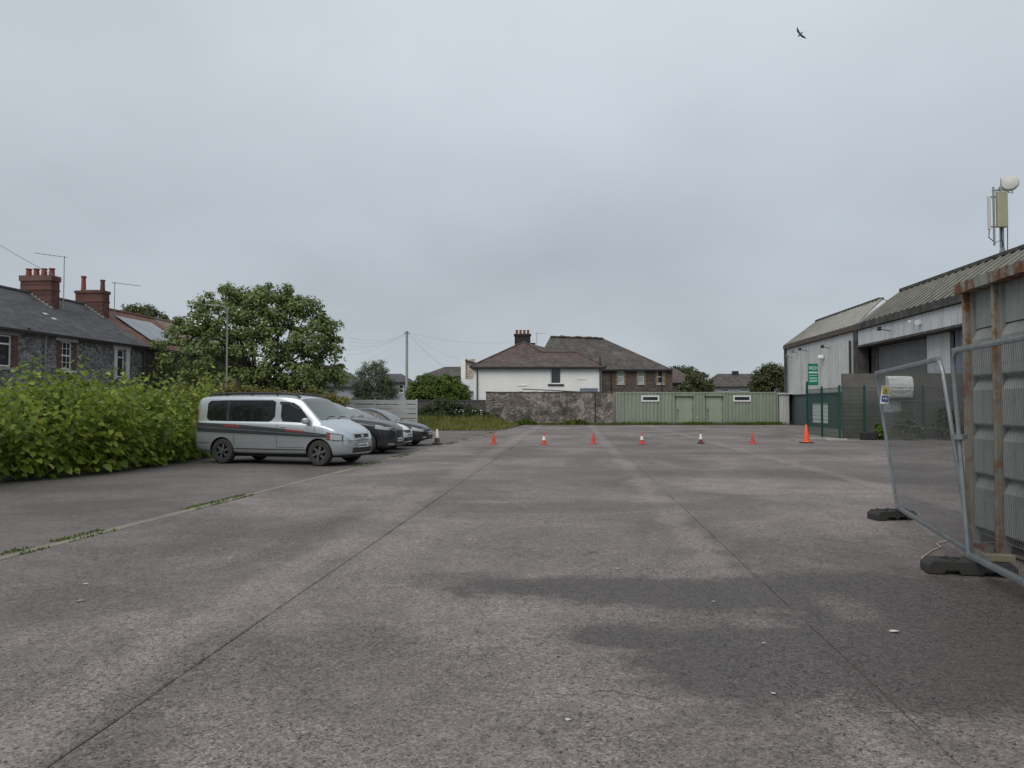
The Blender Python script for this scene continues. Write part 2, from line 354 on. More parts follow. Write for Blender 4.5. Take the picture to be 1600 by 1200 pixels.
MT['stem'] = simple('stem', (.10, .11, .035), .6, .3, 6, 0)
MT['fence_board'] = weathered('fence_board', (.50, .50, .50), (.30, .30, .29), .85, (.6, 3, 5), .6)
MT['silver'] = paint('silver', (.49, .53, .56), .6, .26)
MT['stripe'] = paint('stripe', (.035, .042, .048), .2, .4)
MT['graphite'] = paint('graphite', (.014, .017, .020), .1, .3)
MT['car_white'] = paint('car_white', (.74, .75, .75), 0, .3)
MT['navy'] = paint('navy', (.011, .012, .016), .1, .3)
MT['car_glass'] = glass_mat('car_glass', (.010, .012, .013), .03, .38)
MT['windscreen'] = glass_mat('windscreen', (.085, .105, .105), .03, .9)
MT['lamp_lens'] = glass_mat('lamp_lens', (.36, .37, .37), .05, .9)
MT['amber'] = simple('amber', (.28, .05, .03), .25, .1, 9, 0)
MT['chrome'] = simple('chrome', (.55, .56, .57), .18, .1, 9, 0, metallic=.9)
MT['alloy_dark'] = simple('alloy_dark', (.15, .155, .16), .35, .2, 9, 0, metallic=.5)
MT['alloy'] = simple('alloy', (.4, .41, .42), .3, .1, 9, 0, metallic=.7)
MT['red_print'] = simple('red_print', (.42, .03, .04), .4, .08, 9, 0)
MT['cord'] = simple('cord', (.62, .42, .38), .6, .35, 25, 0)
MT['timber'] = simple('timber', (.26, .24, .16), .8, .2, 6, .2)
MT['bird'] = simple('bird', (.07, .075, .08), .8, .2, 9, 0)
MT['fallen'] = simple('fallen', (.5, .49, .46), .8, .15, 9, 0)
MT['leaf_tree'] = leaf_mat('leaf_tree', (.060, .088, .022), (.28, .345, .12), .36)
MT['leaf_hedge'] = leaf_mat('leaf_hedge', (.055, .108, .013), (.33, .41, .058), .45, (.50, .49, .11))
MT['leaf_ivy'] = leaf_mat('leaf_ivy', (.07, .075, .015), (.26, .23, .05), .3, (.35, .22, .05))
MT['leaf_willow'] = leaf_mat('leaf_willow', (.075, .095, .045), (.19, .215, .125), .3)
MT['leaf_bright'] = leaf_mat('leaf_bright', (.04, .085, .012), (.17, .23, .035), .35)
MT['leaf_dark'] = leaf_mat('leaf_dark', (.028, .042, .015), (.08, .105, .035), .3)
MT['leaf_olive'] = leaf_mat('leaf_olive', (.05, .065, .02), (.14, .155, .06), .3)
MT['grass'] = leaf_mat('grass', (.085, .11, .025), (.27, .265, .075), .35, (.36, .32, .14))
MT['moss'] = leaf_mat('moss', (.05, .085, .012), (.16, .20, .035), .3)

# ================================================================== mesh helpers
class MB:
    def __init__(s): s.v = []; s.f = []; s.m = []; s.cur = 0
    def add(s, vs, fs):
        o = len(s.v); s.v += [tuple(p) for p in vs]
        for q in fs: s.f.append([i + o for i in q]); s.m.append(s.cur)
        return s
    def box(s, x0, x1, y0, y1, z0, z1):
        return s.add([(x0, y0, z0), (x1, y0, z0), (x1, y1, z0), (x0, y1, z0), (x0, y0, z1), (x1, y0, z1), (x1, y1, z1), (x0, y1, z1)],
                     [(3, 2, 1, 0), (4, 5, 6, 7), (0, 1, 5, 4), (1, 2, 6, 5), (2, 3, 7, 6), (3, 0, 4, 7)])
    def bar(s, a, b, w, h=None, up=(0, 0, 1)):
        a, b = Vector(a), Vector(b); d = (b - a).normalized(); h = h or w
        u = Vector(up); sx = d.cross(u)
        if sx.length < 1e-4: sx = d.cross(Vector((1, 0, 0)))
        sx.normalize(); su = sx.cross(d)
        P = []
        for p in (a, b):
            for (i, j) in ((-1, -1), (1, -1), (1, 1), (-1, 1)): P.append(p + sx * i * w / 2 + su * j * h / 2)
        return s.add(P, [(3, 2, 1, 0), (4, 5, 6, 7), (0, 1, 5, 4), (1, 2, 6, 5), (2, 3, 7, 6), (3, 0, 4, 7)])
    def tube(s, pts, r, n=8, cap=True):
        pts = [Vector(p) for p in pts]; rs = r if isinstance(r, (list, tuple)) else [r] * len(pts)
        rings = []; ref = None
        for i, p in enumerate(pts):
            d = (pts[min(i + 1, len(pts) - 1)] - pts[max(i - 1, 0)])
            d = d.normalized() if d.length > 1e-9 else Vector((0, 0, 1))
            if ref is None: ref = d.cross(Vector((0, 0, 1))) if abs(d.z) < .9 else d.cross(Vector((1, 0, 0)))
            ref = (ref - d * ref.dot(d)).normalized(); bn = d.cross(ref)
            rings.append([p + (ref * math.cos(2 * math.pi * k / n) + bn * math.sin(2 * math.pi * k / n)) * rs[i] for k in range(n)])
        vs = [q for rg_ in rings for q in rg_]; fs = []
        for i in range(len(pts) - 1):
            for k in range(n): fs.append((i * n + k, i * n + (k + 1) % n, (i + 1) * n + (k + 1) % n, (i + 1) * n + k))
        if cap: fs += [tuple(range(n))[::-1], tuple((len(pts) - 1) * n + k for k in range(n))]
        return s.add(vs, fs)
    def lathe(s, prof, n=16, c=(0, 0, 0), axis='z', cap=True):
        vs = []; fs = []
        for (r, z) in prof:
            for k in range(n):
                a = 2 * math.pi * k / n; x, y = r * math.cos(a), r * math.sin(a)
                p = (x, y, z) if axis == 'z' else (x, z, y)
                vs.append((p[0] + c[0], p[1] + c[1], p[2] + c[2]))
        for i in range(len(prof) - 1):
            for k in range(n):
                q = (i * n + k, i * n + (k + 1) % n, (i + 1) * n + (k + 1) % n, (i + 1) * n + k)
                fs.append(q if axis == 'z' else q[::-1])
        a, b = tuple(range(n)), tuple((len(prof) - 1) * n + k for k in range(n))
        if cap: fs += [a[::-1], b] if axis == 'z' else [a, b[::-1]]
        return s.add(vs, fs)
    def slab(s, pts, t):
        """polygon with thickness t below its own plane"""
        P = [Vector(p) for p in pts]; nrm = (P[1] - P[0]).cross(P[2] - P[1]).normalized(); n = len(P)
        Q = [p - nrm * t for p in P]
        return s.add(P + Q, [tuple(range(n)), tuple(range(2 * n - 1, n - 1, -1))] + [(i, i + n, (i + 1) % n + n, (i + 1) % n) for i in range(n)])
    def holed(s, x0, x1, z0, z1, y0, y1, holes):
        """wall in the xz plane from y0 (front) to y1 with real openings (hx0,hx1,hz0,hz1)"""
        xs = sorted({x0, x1, *[h[0] for h in holes], *[h[1] for h in holes]}); zs = sorted({z0, z1, *[h[2] for h in holes], *[h[3] for h in holes]})
        for i in range(len(xs) - 1):
            for j in range(len(zs) - 1):
                cx, cz = (xs[i] + xs[i + 1]) / 2, (zs[j] + zs[j + 1]) / 2
                if any(h[0] < cx < h[1] and h[2] < cz < h[3] for h in holes): continue
                a, b, c, d = xs[i], xs[i + 1], zs[j], zs[j + 1]
                s.add([(a, y0, c), (b, y0, c), (b, y0, d), (a, y0, d)], [(0, 1, 2, 3)])
                s.add([(a, y1, c), (b, y1, c), (b, y1, d), (a, y1, d)], [(3, 2, 1, 0)])
        for (a, b, c, d) in holes:
            s.add([(a, y0, c), (b, y0, c), (b, y0, d), (a, y0, d), (a, y1, c), (b, y1, c), (b, y1, d), (a, y1, d)], [(0, 4, 5, 1), (1, 5, 6, 2), (2, 6, 7, 3), (3, 7, 4, 0)])
        s.add([(x0, y0, z0), (x1, y0, z0), (x1, y0, z1), (x0, y0, z1), (x0, y1, z0), (x1, y1, z0), (x1, y1, z1), (x0, y1, z1)], [(0, 1, 5, 4), (1, 2, 6, 5), (2, 3, 7, 6), (3, 0, 4, 7)])
        return s
    def corrugated(s, x0, x1, z0, z1, y, pitch=.28, depth=.036, flat=.5, t=.03):
        """box-profile sheet in the xz plane, ribs vertical, outer face at y (towards -y)"""
        n = max(1, round((x1 - x0) / pitch)); p = (x1 - x0) / n; pr = []
        for i in range(n):
            a = x0 + i * p; k = p * (1 - flat) / 4
            pr += [(a, y + depth), (a + k, y + depth), (a + 2 * k, y), (a + 2 * k + p * flat, y), (a + 3 * k + p * flat, y + depth)]
        pr.append((x1, y + depth))
        vs = [(x, yy, z) for z in (z0, z1) for (x, yy) in pr]; m = len(pr)
        vs += [(x0, y + depth + t, z0), (x1, y + depth + t, z0), (x0, y + depth + t, z1), (x1, y + depth + t, z1)]
        fs = [(i, i + 1, m + i + 1, m + i) for i in range(m - 1)] + [(2 * m + 1, 2 * m, 2 * m + 2, 2 * m + 3), (0, m, 2 * m + 2, 2 * m), (m - 1, 2 * m + 1, 2 * m + 3, 2 * m - 1)]
        return s.add(vs, fs)
    def build(s, name, mat, parent=None, smooth=False, bevel=0):
        me = bpy.data.meshes.new(name); me.from_pydata(s.v, [], s.f)
        for mm in (mat if isinstance(mat, (list, tuple)) else [mat]): me.materials.append(MT[mm] if isinstance(mm, str) else mm)
        me.polygons.foreach_set('material_index', s.m)
        if smooth: me.polygons.foreach_set('use_smooth', [True] * len(me.polygons))
        me.update()
        o = bpy.data.objects.new(name, me); COL.objects.link(o); o.parent = parent
        if smooth and smooth != 2:
            try: me.set_sharp_from_angle(angle=R(38))
            except Exception: pass
        if bevel:
            b = o.modifiers.new('bevel', 'BEVEL'); b.width = bevel; b.segments = 2; b.limit_method = 'ANGLE'
        return o

def tag(o, label, cat, group=None, kind=None):
    if label: o['label'] = label
    if cat: o['category'] = cat
    if group: o['group'] = group
    if kind: o['kind'] = kind
    return o
def thing(name, label, cat, loc=(0, 0, 0), rz=0, group=None):
    o = bpy.data.objects.new(name, None); COL.objects.link(o); o.location = loc; o.rotation_euler = (0, 0, rz); o.empty_display_size = .3
    return tag(o, label, cat, group)
def structure(o): o['kind'] = 'structure'; return o

def np_mesh(name, V, faces_per, mat, parent=None, smooth=False):
    """V (n,k,3) vertices per piece, faces_per: index tuples in each piece"""
    n, k, _ = V.shape
    me = bpy.data.meshes.new(name)
    lens = [len(f) for f in faces_per]; idx = np.concatenate([np.array(f) for f in faces_per])
    loops = (idx[None, :] + (np.arange(n) * k)[:, None]).ravel()
    tot = np.tile(np.array(lens), n); start = np.concatenate([[0], np.cumsum(tot)[:-1]])
    me.vertices.add(n * k); me.vertices.foreach_set('co', V.reshape(-1).astype(np.float32))
    me.loops.add(len(loops)); me.loops.foreach_set('vertex_index', loops.astype(np.int32))
    me.polygons.add(len(tot)); me.polygons.foreach_set('loop_start', start.astype(np.int32)); me.polygons.foreach_set('loop_total', tot.astype(np.int32))
    me.update(calc_edges=True); me.validate()
    me.materials.append(MT[mat])
    o = bpy.data.objects.new(name, me); COL.objects.link(o); o.parent = parent
    return o
def unit(a): return a / np.maximum(np.linalg.norm(a, axis=-1, keepdims=True), 1e-9)
def leaf_verts(C, D, N, L, W, broad=False):
    """leaf pieces: base C, axis D, face normal N; folded along the midrib"""
    D = unit(D); S = unit(np.cross(D, N)); U = np.cross(S, D); L = L[:, None]; W = W[:, None]
    if broad:
        return np.stack([C, C + D * L * .18 + S * W * .5 + U * W * .10, C + D * L * .62 + S * W * .42 + U * W * .08 - U * L * .05, C + D * L - U * L * .16,
                         C + D * L * .62 - S * W * .42 + U * W * .08 - U * L * .05, C + D * L * .18 - S * W * .5 + U * W * .10], 1), [(0, 1, 2, 3), (0, 3, 4, 5)]
    return np.stack([C, C + D * L * .45 + S * W * .5 + U * W * .12, C + D * L, C + D * L * .45 - S * W * .5 + U * W * .12], 1), [(0, 1, 2), (0, 2, 3)]

def crown_points(ells, n_clumps, per, clump_r, seed, shell=.55):
    g = np.random.default_rng(seed)
    E = np.array(ells, float); vol = E[:, 3] * E[:, 4] * E[:, 5]; pick = g.choice(len(E), n_clumps, p=vol ** (2 / 3) / (vol ** (2 / 3)).sum())
    d = unit(g.normal(size=(n_clumps, 3))); d[:, 2] = np.where(d[:, 2] < -.5, -d[:, 2], d[:, 2]); r = shell + (1.10 - shell) * g.random(n_clumps) ** .6
    cc = E[pick, :3] + d * E[pick, 3:] * r[:, None]
    cr = clump_r * (.6 + .8 * g.random(n_clumps))
    off = unit(g.normal(size=(n_clumps, per, 3))) * (g.random((n_clumps, per, 1)) ** .45)
    off[..., 2] *= .72
    P = cc[:, None, :] + off * cr[:, None, None]
    nrm = unit(off * .8 + d[:, None, :] * .35 + np.array([0, 0, .55]) + g.normal(size=off.shape) * .35)
    return P.reshape(-1, 3), nrm.reshape(-1, 3), g
def crown(name, mat, parent, ells, n_clumps, per, clump_r, leaf, seed, shell=.55, aspect=.6):
    P, N, g = crown_points(ells, n_clumps, per, clump_r, seed, shell)
    D = unit(np.cross(N, g.normal(size=N.shape)) + np.array([0, 0, -.25]))
    L = leaf * (.7 + .6 * g.random(len(P)))
    V, fs = leaf_verts(P, D, N, L, L * aspect)
    return np_mesh(name, V, fs, mat, parent)
def limbs(name, parent, base, h, r, ells, n, seed, mat='bark'):
    g = random.Random(seed); mb = MB(); b = Vector(base); top = b + Vector((0, 0, h))
    mb.tube([b + Vector((0, 0, -.1)), b + Vector((.05, 0, h * .35)), b + Vector((-.04, .03, h * .7)), top], [r * 1.25, r, r * .85, r * .6], 9)
    for k in range(n):
        e_ = ells[k % len(ells)]; a = g.uniform(0, 6.28)
        tgt = Vector((e_[0] + math.cos(a) * e_[3] * .75, e_[1] + math.sin(a) * e_[4] * .75, e_[2] + g.uniform(-.2, .8) * e_[5]))
        s0 = b + Vector((0, 0, h * g.uniform(.55, 1))); mid = s0.lerp(tgt, .5) + Vector((g.uniform(-.3, .3), g.uniform(-.3, .3), g.uniform(0, .5)))
        mb.tube([s0, mid, tgt], [r * .45, r * .25, r * .07], 6)
    return mb.build(name, mat, parent, smooth=True)
def tree(name, label, cat, base, h, r, ells, n_clumps, per, clump_r, leaf, seed, mat, group=None, n_limb=10, shell=.55, aspect=.6):
    t = thing(name, label, cat, base, 0, group)
    limbs('trunk', t, (0, 0, 0), h, r, ells, n_limb, seed)
    crown('crown', mat, t, ells, n_clumps, per, clump_r, leaf, seed, shell, aspect)
    return t

# ================================================================== ground
def sheet(name, pts, z, mat, t=.04):
    return MB().slab([(x, y, z) for x, y in pts], t).build(name, mat)
structure(sheet('ground', [(-900, -60), (900, -60), (900, 1500), (-900, 1500)], -.06, 'far_ground'))
def edge_x(Y): return -6.2 + .119 * Y                     # left edge of the concrete, the mossy strip
def joint_x(c, Y): return c + .083 * Y
structure(sheet('parking_strip', [(-30, -8), (edge_x(-8) - .02, -8), (edge_x(46) - .02, 46), (-13, 46), (-30, 40)], -.012, 'asphalt'))
yard = structure(MB().slab([(edge_x(-8), -8, -.012), (26, -8, -.012), (26, 60.5, -.012), (edge_x(60.5), 60.5, -.012)], .02).build('concrete_yard', 'joint_fill'))
cuts = [-2.26, 1.67, 5.60, 9.53, 13.46, 17.39]
def slab_strip(fl, fr, y0, y1, z, seed):
    g = random.Random(seed); n = int((y1 - y0) / .2); ys = [y0 + (y1 - y0) * i / n for i in range(n + 1)]
    wl = wr = 0; L, Q = [], []
    for y in ys:
        wl = wl * .6 + g.uniform(-.008, .008); wr = wr * .6 + g.uniform(-.008, .008)
        L.append((fl(y) + .005 + wl * .6, y)); Q.append((fr(y) - .005 + wr * .6, y))
    m = len(ys); vs = []
    for (P, ins) in ((L, 1), (Q, -1)):
        vs += [(x, y, -.03) for x, y in P]; vs += [(x, y, z - .006) for x, y in P]; vs += [(x + ins * .008, y, z) for x, y in P]
    fs = []
    for i in range(m - 1):
        a = lambda k: k * m + i
        fs += [(a(0), a(1), a(1) + 1, a(0) + 1), (a(1), a(2), a(2) + 1, a(1) + 1), (a(2), a(5), a(5) + 1, a(2) + 1), (a(5), a(4), a(4) + 1, a(5) + 1), (a(4), a(3), a(3) + 1, a(4) + 1)]
    for i, o in ((0, 1), (m - 1, -1)):
        q = tuple(k * m + i for k in (0, 1, 2, 5, 4, 3)); fs.append(q[::-1] if o == 1 else q)
    return MB().add(vs, fs)
fl = [lambda y: edge_x(y) + .18] + [lambda y, c=c: joint_x(c, y) for c in cuts]
fr = [lambda y, c=c: joint_x(c, y) for c in cuts] + [lambda y: 26.0]
for i in range(len(fl)):
    for j, (ya, yb) in enumerate(((-7.5, 28.6), (28.63, 59.2))):
        slab_strip(fl[i], fr[i], ya, yb, (0, .002, -.002, .001, -.001, .002, 0)[i] + j * .001, i * 3 + j).build('slab', 'concrete', yard)
kerb = structure(slab_strip(lambda y: edge_x(y), lambda y: edge_x(y) + .17, -7.5, 47, .002, 99).build('edging_strip', 'pale_concrete'))
structure(sheet('verge_soil', [(-13, 46.05), (edge_x(46.05) - .03, 46.05), (edge_x(59.2) - .1, 59.3), (edge_x(59.2) - .1, 61), (-13, 61)], .0, 'soil'))
structure(sheet('wall_foot_soil', [(edge_x(59.2) - .05, 59.24), (24, 59.24), (24, 61.5), (edge_x(59.2) - .05, 61.5)], .004, 'soil'))
structure(sheet('compound_soil', [(13.9, 32.2), (25.8, 31.2), (25.8, 38), (14.6, 38.6)], .007, 'pale_concrete', .006))

# ================================================================== vehicles
def pchip(xk, yk, x):
    xk, yk = np.array(xk, float), np.array(yk, float); h = np.diff(xk); d = np.diff(yk) / h; m = np.zeros(len(xk))
    for i in range(1, len(xk) - 1):
        if d[i - 1] * d[i] > 0:
            w1, w2 = 2 * h[i] + h[i - 1], h[i] + 2 * h[i - 1]; m[i] = (w1 + w2) / (w1 / d[i - 1] + w2 / d[i])
    m[0], m[-1] = d[0], d[-1]
    i = np.clip(np.searchsorted(xk, x) - 1, 0, len(h) - 1); t = (x - xk[i]) / h[i]
    return (1 + 2 * t) * (1 - t) ** 2 * yk[i] + t * (1 - t) ** 2 * h[i] * m[i] + t * t * (3 - 2 * t) * yk[i + 1] + t * t * (t - 1) * h[i] * m[i + 1]

class Shell:
    """a car body as a loft of cross-sections along x (rear 0, front L)"""
    def __init__(s, L, k): s.L = L; s.k = k
    def g(s, key, x): return float(pchip(s.k[key][0], s.k[key][1], x))
    def section(s, x):
        zs, w, zb, zt, wt = (s.g(q, x) for q in ('zs', 'w', 'zb', 'zt', 'wt'))
        zb = min(zb, zt - .05); h = zb - zs
        P = [(w - .12, zs), (w - .03, zs + .02), (w + .0, zs + .25 * h), (w + .012, zs + .62 * h), (w - .015, zb - .02), (w - .045, zb + .015),
             (wt + .02, zt - .075), (wt - .05, zt - .012), (wt * .5, zt + .012), (0, zt + .02)]
        for _ in range(2):
            Q = [P[0]]
            for a, b in zip(P, P[1:]): Q += [(a[0] * .75 + b[0] * .25, a[1] * .75 + b[1] * .25), (a[0] * .25 + b[0] * .75, a[1] * .25 + b[1] * .75)]
            P = Q + [P[-1]]
        return P
    def side_y(s, x, z):
        P = s.section(x); zz = np.maximum.accumulate([p[1] for p in P]); return float(np.interp(z, zz + np.arange(len(zz)) * 1e-7, [p[0] for p in P]))
    def top_z(s, x, y):
        P = s.section(x); i0 = max(range(len(P)), key=lambda i: P[i][0]); Q = P[i0:][::-1]
        return float(np.interp(abs(y), [p[0] for p in Q], [p[1] for p in Q]))
    def front_x(s, y, z):
        lo, hi = s.L * .6, s.L
        for _ in range(18):
            m = (lo + hi) / 2
            if s.side_y(m, z) >= abs(y) and z <= s.g('zt', m) + .02: lo = m
            else: hi = m
        return lo
    def body(s, parent, mat, wheels, wr):
        xs = sorted(set(list(np.linspace(0, s.L, 74)) + list(s.L - np.array([.005, .015, .03, .05, .075, .1])) + [.01, .03, .06]))
        rings = []
        for x in xs:
            P = s.section(x); rings.append([(x, -y, z) for y, z in P] + [(x, y, z) for y, z in P[-2::-1]])
        n = len(rings[0]); vs = [p for r in rings for p in r]; fs = []
        for i in range(len(xs) - 1):
            for k in range(n): fs.append((i * n + k, (i + 1) * n + k, (i + 1) * n + (k + 1) % n, i * n + (k + 1) % n))
        fs += [tuple(range(n)), tuple((len(xs) - 1) * n + k for k in range(n))[::-1]]
        mb = MB().add(vs, fs); o = mb.build('body', [mat, 'black_plastic'], parent, smooth=2)
        bm = bmesh.new(); bm.from_mesh(o.data); bmesh.ops.recalc_face_normals(bm, faces=bm.faces); bm.to_mesh(o.data); bm.free()
        cm = MB(); W = max(s.k['w'][1])
        for wx in wheels:
            for sg in (-1, 1): cm.lathe([(wr + .048, min(sg * (W - .30), sg * (W + .2))), (wr + .048, max(sg * (W - .30), sg * (W + .2)))], 32, (wx, 0, wr - .005), 'y')
        c = cm.build('cutter', mat, parent)
        bm = bmesh.new(); bm.from_mesh(c.data); bmesh.ops.recalc_face_normals(bm, faces=bm.faces); bm.to_mesh(c.data); bm.free()
        md = o.modifiers.new('b', 'BOOLEAN'); md.object = c; md.operation = 'DIFFERENCE'; md.solver = 'EXACT'
        bpy.context.view_layer.update()
        ev = o.evaluated_get(bpy.context.evaluated_depsgraph_get()); me = bpy.data.meshes.new_from_object(ev)
        o.modifiers.clear(); o.data = me
        bpy.data.objects.remove(c)
        for p in me.polygons:
            q = p.center
            if any(math.hypot(q.x - wx, q.z - wr + .005) < wr + .068 for wx in wheels) and abs(q.y) < W - .004 and q.z < wr * 2.3 and (abs(p.normal.y) < .3 or abs(q.y) < W - .25):
                if abs(q.y) > W - .32: p.material_index = 1
        try: me.set_sharp_from_angle(angle=R(34))
        except Exception: pass
        return o
    def patch(s, xs, lo, hi, side, off=.006, rows=6, mb=None):
        """skin patch on the body side between heights lo(x) and hi(x)"""
        mb = mb or MB(); vs = []
        for x in xs:
            a, b = lo(x), hi(x)
            for j in range(rows + 1):
                z = a + (b - a) * j / rows; vs.append((x, side * (s.side_y(x, z) + off), z))
        m = rows + 1; fs = []
        for i in range(len(xs) - 1):
            for j in range(rows):
                q = (i * m + j, (i + 1) * m + j, (i + 1) * m + j + 1, i * m + j + 1); fs.append(q if side < 0 else q[::-1])
        return mb.add(vs, fs)
    def front(s, ys, z0, z1, off=.008, rows=5, mb=None, inset=None):
        mb = mb or MB(); vs = []
        for y in ys:
            for j in range(rows + 1):
                z = z0 + (z1 - z0) * j / rows; vs.append((s.front_x(y, z) + off, y, z))
        m = rows + 1
        return mb.add(vs, [(i * m + j, (i + 1) * m + j, (i + 1) * m + j + 1, i * m + j + 1) for i in range(len(ys) - 1) for j in range(rows)])
    def screen(s, x0, x1, k, off=.006, n=12):
        mb = MB(); vs = []; ny = 10
        for i in range(n + 1):
            x = x0 + (x1 - x0) * i / n; w = s.g('wt', x) * k
            for j in range(ny + 1):
                y = -w + 2 * w * j / ny; vs.append((x, y, s.top_z(x, y) + off))
        return mb.add(vs, [(i * (ny + 1) + j, i * (ny + 1) + j + 1, (i + 1) * (ny + 1) + j + 1, (i + 1) * (ny + 1) + j)[::(1 if x1 < x0 else -1)] for i in range(n) for j in range(ny)])
def lerp_fn(xk, zk): return lambda x: float(np.interp(x, xk, zk))

def wheel(parent, x, y, r, w, rim_mat, spokes=6, swirl=.3):
    """tyre with a rim, spokes and hub; local y is the axle"""
    sg = 1 if y > 0 else -1
    t = MB().lathe([(r * .62, -w / 2), (r * .90, -w / 2), (r * .97, -w / 2 + .02), (r, -w / 2 + .05), (r, w / 2 - .05), (r * .97, w / 2 - .02), (r * .90, w / 2), (r * .62, w / 2), (r * .62, -w / 2)], 28, (x, y, r), 'y', cap=False).build('wheel', 'rubber', parent, smooth=True)
    m = MB(); yo = y + sg * (w / 2 - .012)
    ring = [(r * .645, yo - sg * .05), (r * .645, yo + sg * .004), (r * .585, yo + sg * .004), (r * .565, yo - sg * .05), (r * .645, yo - sg * .05)]
    m.lathe(ring if sg > 0 else ring[::-1], 28, (x, 0, r), 'y', cap=False)
    for k in range(spokes):
        a = 2 * math.pi * k / spokes; b = a + swirl
        m.bar((x + math.cos(a) * r * .12, yo - sg * .012, r + math.sin(a) * r * .12), (x + math.cos(b) * r * .6, yo - sg * .018, r + math.sin(b) * r * .6), r * .17, .03, (0, 1, 0))
    m.lathe([(r * .17, yo - .04), (r * .17, yo + sg * .004 if sg > 0 else yo - .004)], 14, (x, 0, r), 'y')
    m.build('rim', rim_mat, t)
    MB().lathe([(r * .60, min(y, yo - sg * .075)), (r * .60, max(y, yo - sg * .075))], 20, (x, 0, r), 'y').build('brake_drum', 'black_metal', t)
    return t

def vehicle(name, label, cat, loc, heading, L, k, wheels, wr, body_mat, glass, scr, rim_mat, side_windows, lights, grille, plate, spec, group):
    """heading: angle of the nose from +X; loc: ground point under the rear bumper centre"""
    t = thing(name, label, cat, loc, heading, group); S = Shell(L, k)
    S.body(t, body_mat, wheels, wr)
    W = max(k['w'][1])
    for wx in wheels:
        for sg in (-1, 1): wheel(t, wx, sg * (W - .115), wr, .205, rim_mat, *spec.get('spokes', (6, .3)))
    for (x0, x1, lo, hi) in side_windows:
        for sg in (-1, 1): S.patch(np.linspace(x0, x1, 16), lo, hi, sg).build('window', glass, t, smooth=2)
    S.screen(scr[0], scr[1], .93).build('windscreen', 'windscreen', t, smooth=2)
    if 'rear_screen' in spec: S.screen(spec['rear_screen'][0], spec['rear_screen'][1], .9).build('rear_window', glass, t, smooth=2)
    x0, x1, z0a, z0b, z1a, z1b = lights
    for sg in (-1, 1):
        S.patch(np.linspace(x0 - .02, x1 + .02, 12), lerp_fn((x0, x1), (z0a - .018, z0b - .018)), lerp_fn((x0, x1), (z1a + .018, z1b + .018)), sg, .006).build('lamp_housing', 'black_plastic', t, smooth=2)
        h = S.patch(np.linspace(x0, x1, 12), lerp_fn((x0, x1), (z0a, z0b)), lerp_fn((x0, x1), (z1a, z1b)), sg, .010).build('headlight', 'lamp_lens', t, smooth=2)
        if spec.get('amber'): S.patch(np.linspace(x0, x0 + .09, 4), lerp_fn((x0, x1), (z0a, z0b)), lerp_fn((x0, x1), (z1a, z1b)), sg, .013).build('indicator', 'amber', h, smooth=2)
        xm = x0 + (x1 - x0) * .62
        S.patch(np.linspace(xm - .05, xm - .04, 2), lerp_fn((x0, x1), (z0a + .01, z0b + .01)), lerp_fn((x0, x1), (z1a - .01, z1b - .01)), sg, .014).build('lens_divider', 'chrome', h)
    for (y, z0, z1, m) in grille:
        S.front(np.linspace(-y, y, 13), z0, z1).build('grille' if m == 'black_plastic' else 'trim', m, t, smooth=2)
    if 'kidney' in spec:
        yk, z0, z1 = spec['kidney']
        for sg in (-1, 1):
            S.front(np.linspace(min(sg * .03, sg * yk), max(sg * .03, sg * yk), 7), z0, z1, .016).build('grille', 'chrome', t)
            S.front(np.linspace(min(sg * .055, sg * (yk - .025)), max(sg * .055, sg * (yk - .025)), 7), z0 + .03, z1 - .03, .020).build('grille', 'black_plastic', t)
    py, pz0, pz1 = plate
    p = S.front(np.linspace(-py, py, 4), pz0, pz1, .022, 2).build('number_plate', 'sign_white', t)
    mb = MB(); g = random.Random(len(label))
    for j in range(7): S.front(np.linspace(-py * .85 + j * py * .245, -py * .85 + j * py * .245 + py * .15, 2), pz0 + .025, pz1 - .025, .026, 1, mb)
    mb.build('plate_characters', 'black_plastic', p)
    # door seams, handles, mirrors, wipers
    for sx in spec['seams']:
        for sg in (-1, 1): S.patch([sx - .006, sx + .006], lambda x: max([k['zs'][1][2] + .10] + [wr + math.sqrt(max(0, (wr + .06) ** 2 - (sx - q) ** 2)) for q in wheels if abs(sx - q) < wr + .06]), lambda x: S.g('zb', x) - .02, sg, .003).build('door_seam', 'black_plastic', t)
    for hx in spec['handles']:
        for sg in (-1, 1):
            z = S.g('zb', hx) - .10; y = S.side_y(hx, z)
            MB().box(hx - .08, hx + .08, min(sg * (y - .01), sg * (y + .022)), max(sg * (y - .01), sg * (y + .022)), z - .015, z + .015).build('door_handle', spec.get('handle_mat', body_mat), t, bevel=.006)
    mxx = spec['mirror']
    for sg in (-1, 1):
        z = S.g('zb', mxx) + .07; y = S.side_y(mxx, z)
        mb = MB(); mb.bar((mxx, sg * (y - .03), z - .03), (mxx + .02, sg * (y + .09), z), .05, .05)
        mb.lathe([(.02, y + .05), (.075, y + .07), (.085, y + .13), (.075, y + .19), (.02, y + .205)] if sg > 0 else [(.02, -y - .205), (.075, -y - .19), (.085, -y - .13), (.075, -y - .07), (.02, -y - .05)], 14, (mxx + .02, 0, z + .02), 'y')
        mb.build('wing_mirror', body_mat, t, smooth=True)
    cx = scr[0]
    for y0, y1 in ((-.55, .02), (.05, .6)):
        x = cx - .02; mb = MB(); mb.tube([(x + .03, y0, S.top_z(x + .03, y0) + .02), (x - .05, (y0 + y1) / 2, S.top_z(x - .05, (y0 + y1) / 2) + .018), (x - .06, y1, S.top_z(x - .06, y1) + .012)], .007, 5)
        mb.build('wiper', 'black_plastic', t)
    return t, S

